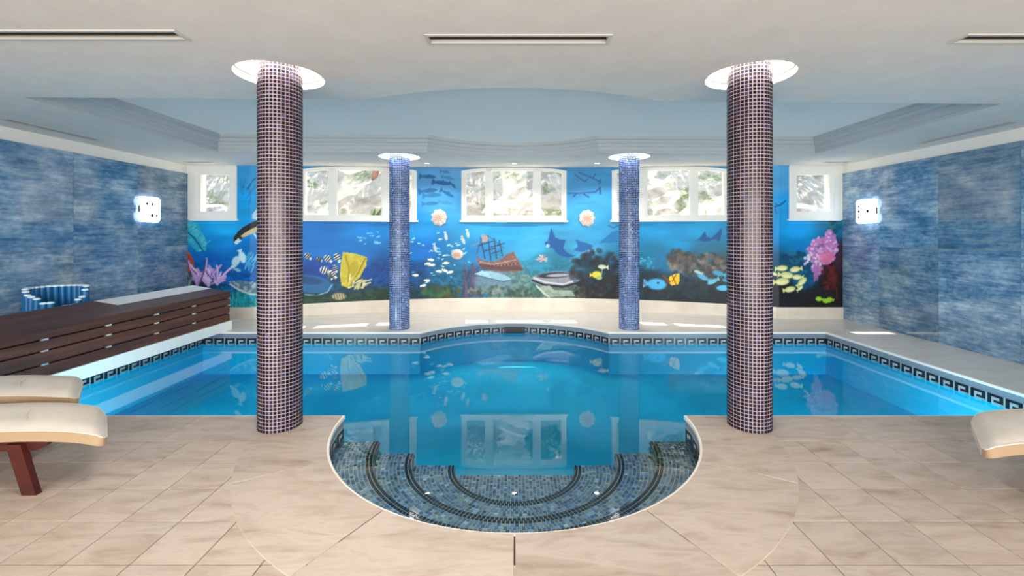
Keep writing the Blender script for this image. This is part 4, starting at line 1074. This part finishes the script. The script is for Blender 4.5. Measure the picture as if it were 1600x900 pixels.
def leaf_blade(L_, w, a, el, bend, n_=5):
    v, f = [], []
    p = Vector((0, 0, 0)); sd = Vector((-math.sin(a), math.cos(a), 0))
    for i in range(n_ + 1):
        u = i / n_; ww = w * math.sin(PI * min(1, .18 + .82 * u)) if u < 1 else 0
        v += [tuple(p - sd * ww), tuple(p + sd * ww)]
        el -= bend / n_; p = p + Vector((math.cos(a) * math.cos(el), math.sin(a) * math.cos(el), math.sin(el))) * (L_ / n_)
    return v, [(2 * i, 2 * i + 1, 2 * i + 3, 2 * i + 2) for i in range(n_)]
def plant(x, y, size, n_, label, m, trunk=0, w=.03, seed=0):
    """rosette of arching blades, on a stem if trunk > 0"""
    r_ = random.Random(seed); z = bank_z(x, y) - .04
    t = thing('garden_plant', (x, y, z), label, 'plant', 'plants on the garden bank')
    top = z + trunk
    if trunk: mk('stem', tube([(x, y, z), (x + .03, y, z + trunk * .5), (x, y, top)], .07, 8, rs=[.085, .07, .06]), 'bark', t, smooth=True)
    vf = ([], [])
    for k in range(n_):
        b = leaf_blade(size * r_.uniform(.6, 1), w * r_.uniform(.7, 1.2), r_.uniform(0, 2 * PI), r_.uniform(.3, 1.45), r_.uniform(.5, 1.6))
        vf = merge(vf, xf(b, Matrix.Translation((x, y, top))))
    o = mk('foliage', vf, m, t); tag(o, kind='stuff')
def shrub(x, y, rx, rz, n_, label, m, seed):
    """bush: branching stems under a crown of separate leaves"""
    r_ = random.Random(seed); z = bank_z(x, y) - .05
    t = thing('garden_shrub', (x, y, z), label, 'shrub', 'shrubs on the garden bank')
    vf = ([], [])
    for k in range(7):
        a = 2 * PI * k / 7; vf = merge(vf, tube([(x, y, z), (x + .3 * rx * math.cos(a), y + .3 * rx * math.sin(a), z + rz * .5), (x + .6 * rx * math.cos(a), y + .6 * rx * math.sin(a), z + rz * 1.1)], .02, 5, rs=[.03, .02, .008]))
    mk('stem', vf, 'bark', t)
    v, f = [], []
    for k in range(n_):
        d = Vector((r_.gauss(0, 1), r_.gauss(0, 1), r_.gauss(0, 1))).normalized() * r_.uniform(.45, 1) ** .5
        c = Vector((x + d.x * rx, y + d.y * rx, z + rz + d.z * rz * .9)); a = Vector((r_.gauss(0, 1), r_.gauss(0, 1), r_.gauss(0, .6))).normalized(); b = a.cross(Vector((r_.gauss(0, 1), r_.gauss(0, 1), 1))).normalized()
        L_ = r_.uniform(.05, .1); q = len(v)
        v += [tuple(c - a * L_), tuple(c + b * L_ * .4), tuple(c + a * L_), tuple(c - b * L_ * .4)]; f.append((q, q + 1, q + 2, q + 3))
    o = mk('foliage', (v, f), m, t); tag(o, kind='stuff')
plant(-3.0, 9.35, .62, 60, 'green spiky plant behind the middle pane of the wide left window', 'leaf', seed=1)
plant(-3.35, 10.6, .9, 60, 'palm-like plant on a pinkish stem outside the wide left window', 'leaf', .9, seed=2)
plant(-2.0, 10.3, .8, 50, 'green arching plant beside the back left column outside', 'leaf', .2, seed=3)
plant(-1.05, 9.35, .42, 40, 'dry tufted plant outside the left light of the middle window', 'leaf_dry', seed=4, w=.015)
plant(1.12, 9.35, .42, 40, 'dry tufted plant outside the right light of the middle window', 'leaf_dry', .15, seed=5, w=.02)
plant(4.05, 9.4, .4, 40, 'dry tufted plant behind the right light of the wide right window', 'leaf_dry', seed=8, w=.02)
for i, (x, y, rx, rz, lb) in enumerate([(-7.2, 11.0, .7, .6, 'green shrub up the bank outside the left corner window'), (-5.0, 11.6, .7, .6, 'green shrub up the bank outside the wide left window'), (-3.6, 13.2, .9, .7, 'tall green shrub at the top of the bank to the left'),
        (-1.0, 11.5, .65, .55, 'green shrub up the bank behind the middle window, on its left'), (.75, 11.0, .5, .45, 'green shrub up the bank behind the middle window, on its right'), (.2, 14.2, .8, .6, 'tall green shrub at the top of the bank in the middle'),
        (2.6, 11.2, .6, .5, 'green shrub up the bank outside the wide right window'), (4.4, 12.0, .8, .6, 'broad green shrub up the bank outside to the right'), (2.6, 13.6, .9, .7, 'tall green shrub at the top of the bank to the right'), (6.9, 11.0, .7, .6, 'green shrub up the bank outside the right corner window')]):
    shrub(x, y, rx, rz, 700, lb, 'leaf' if i % 3 else 'leaf_dry', 30 + i)
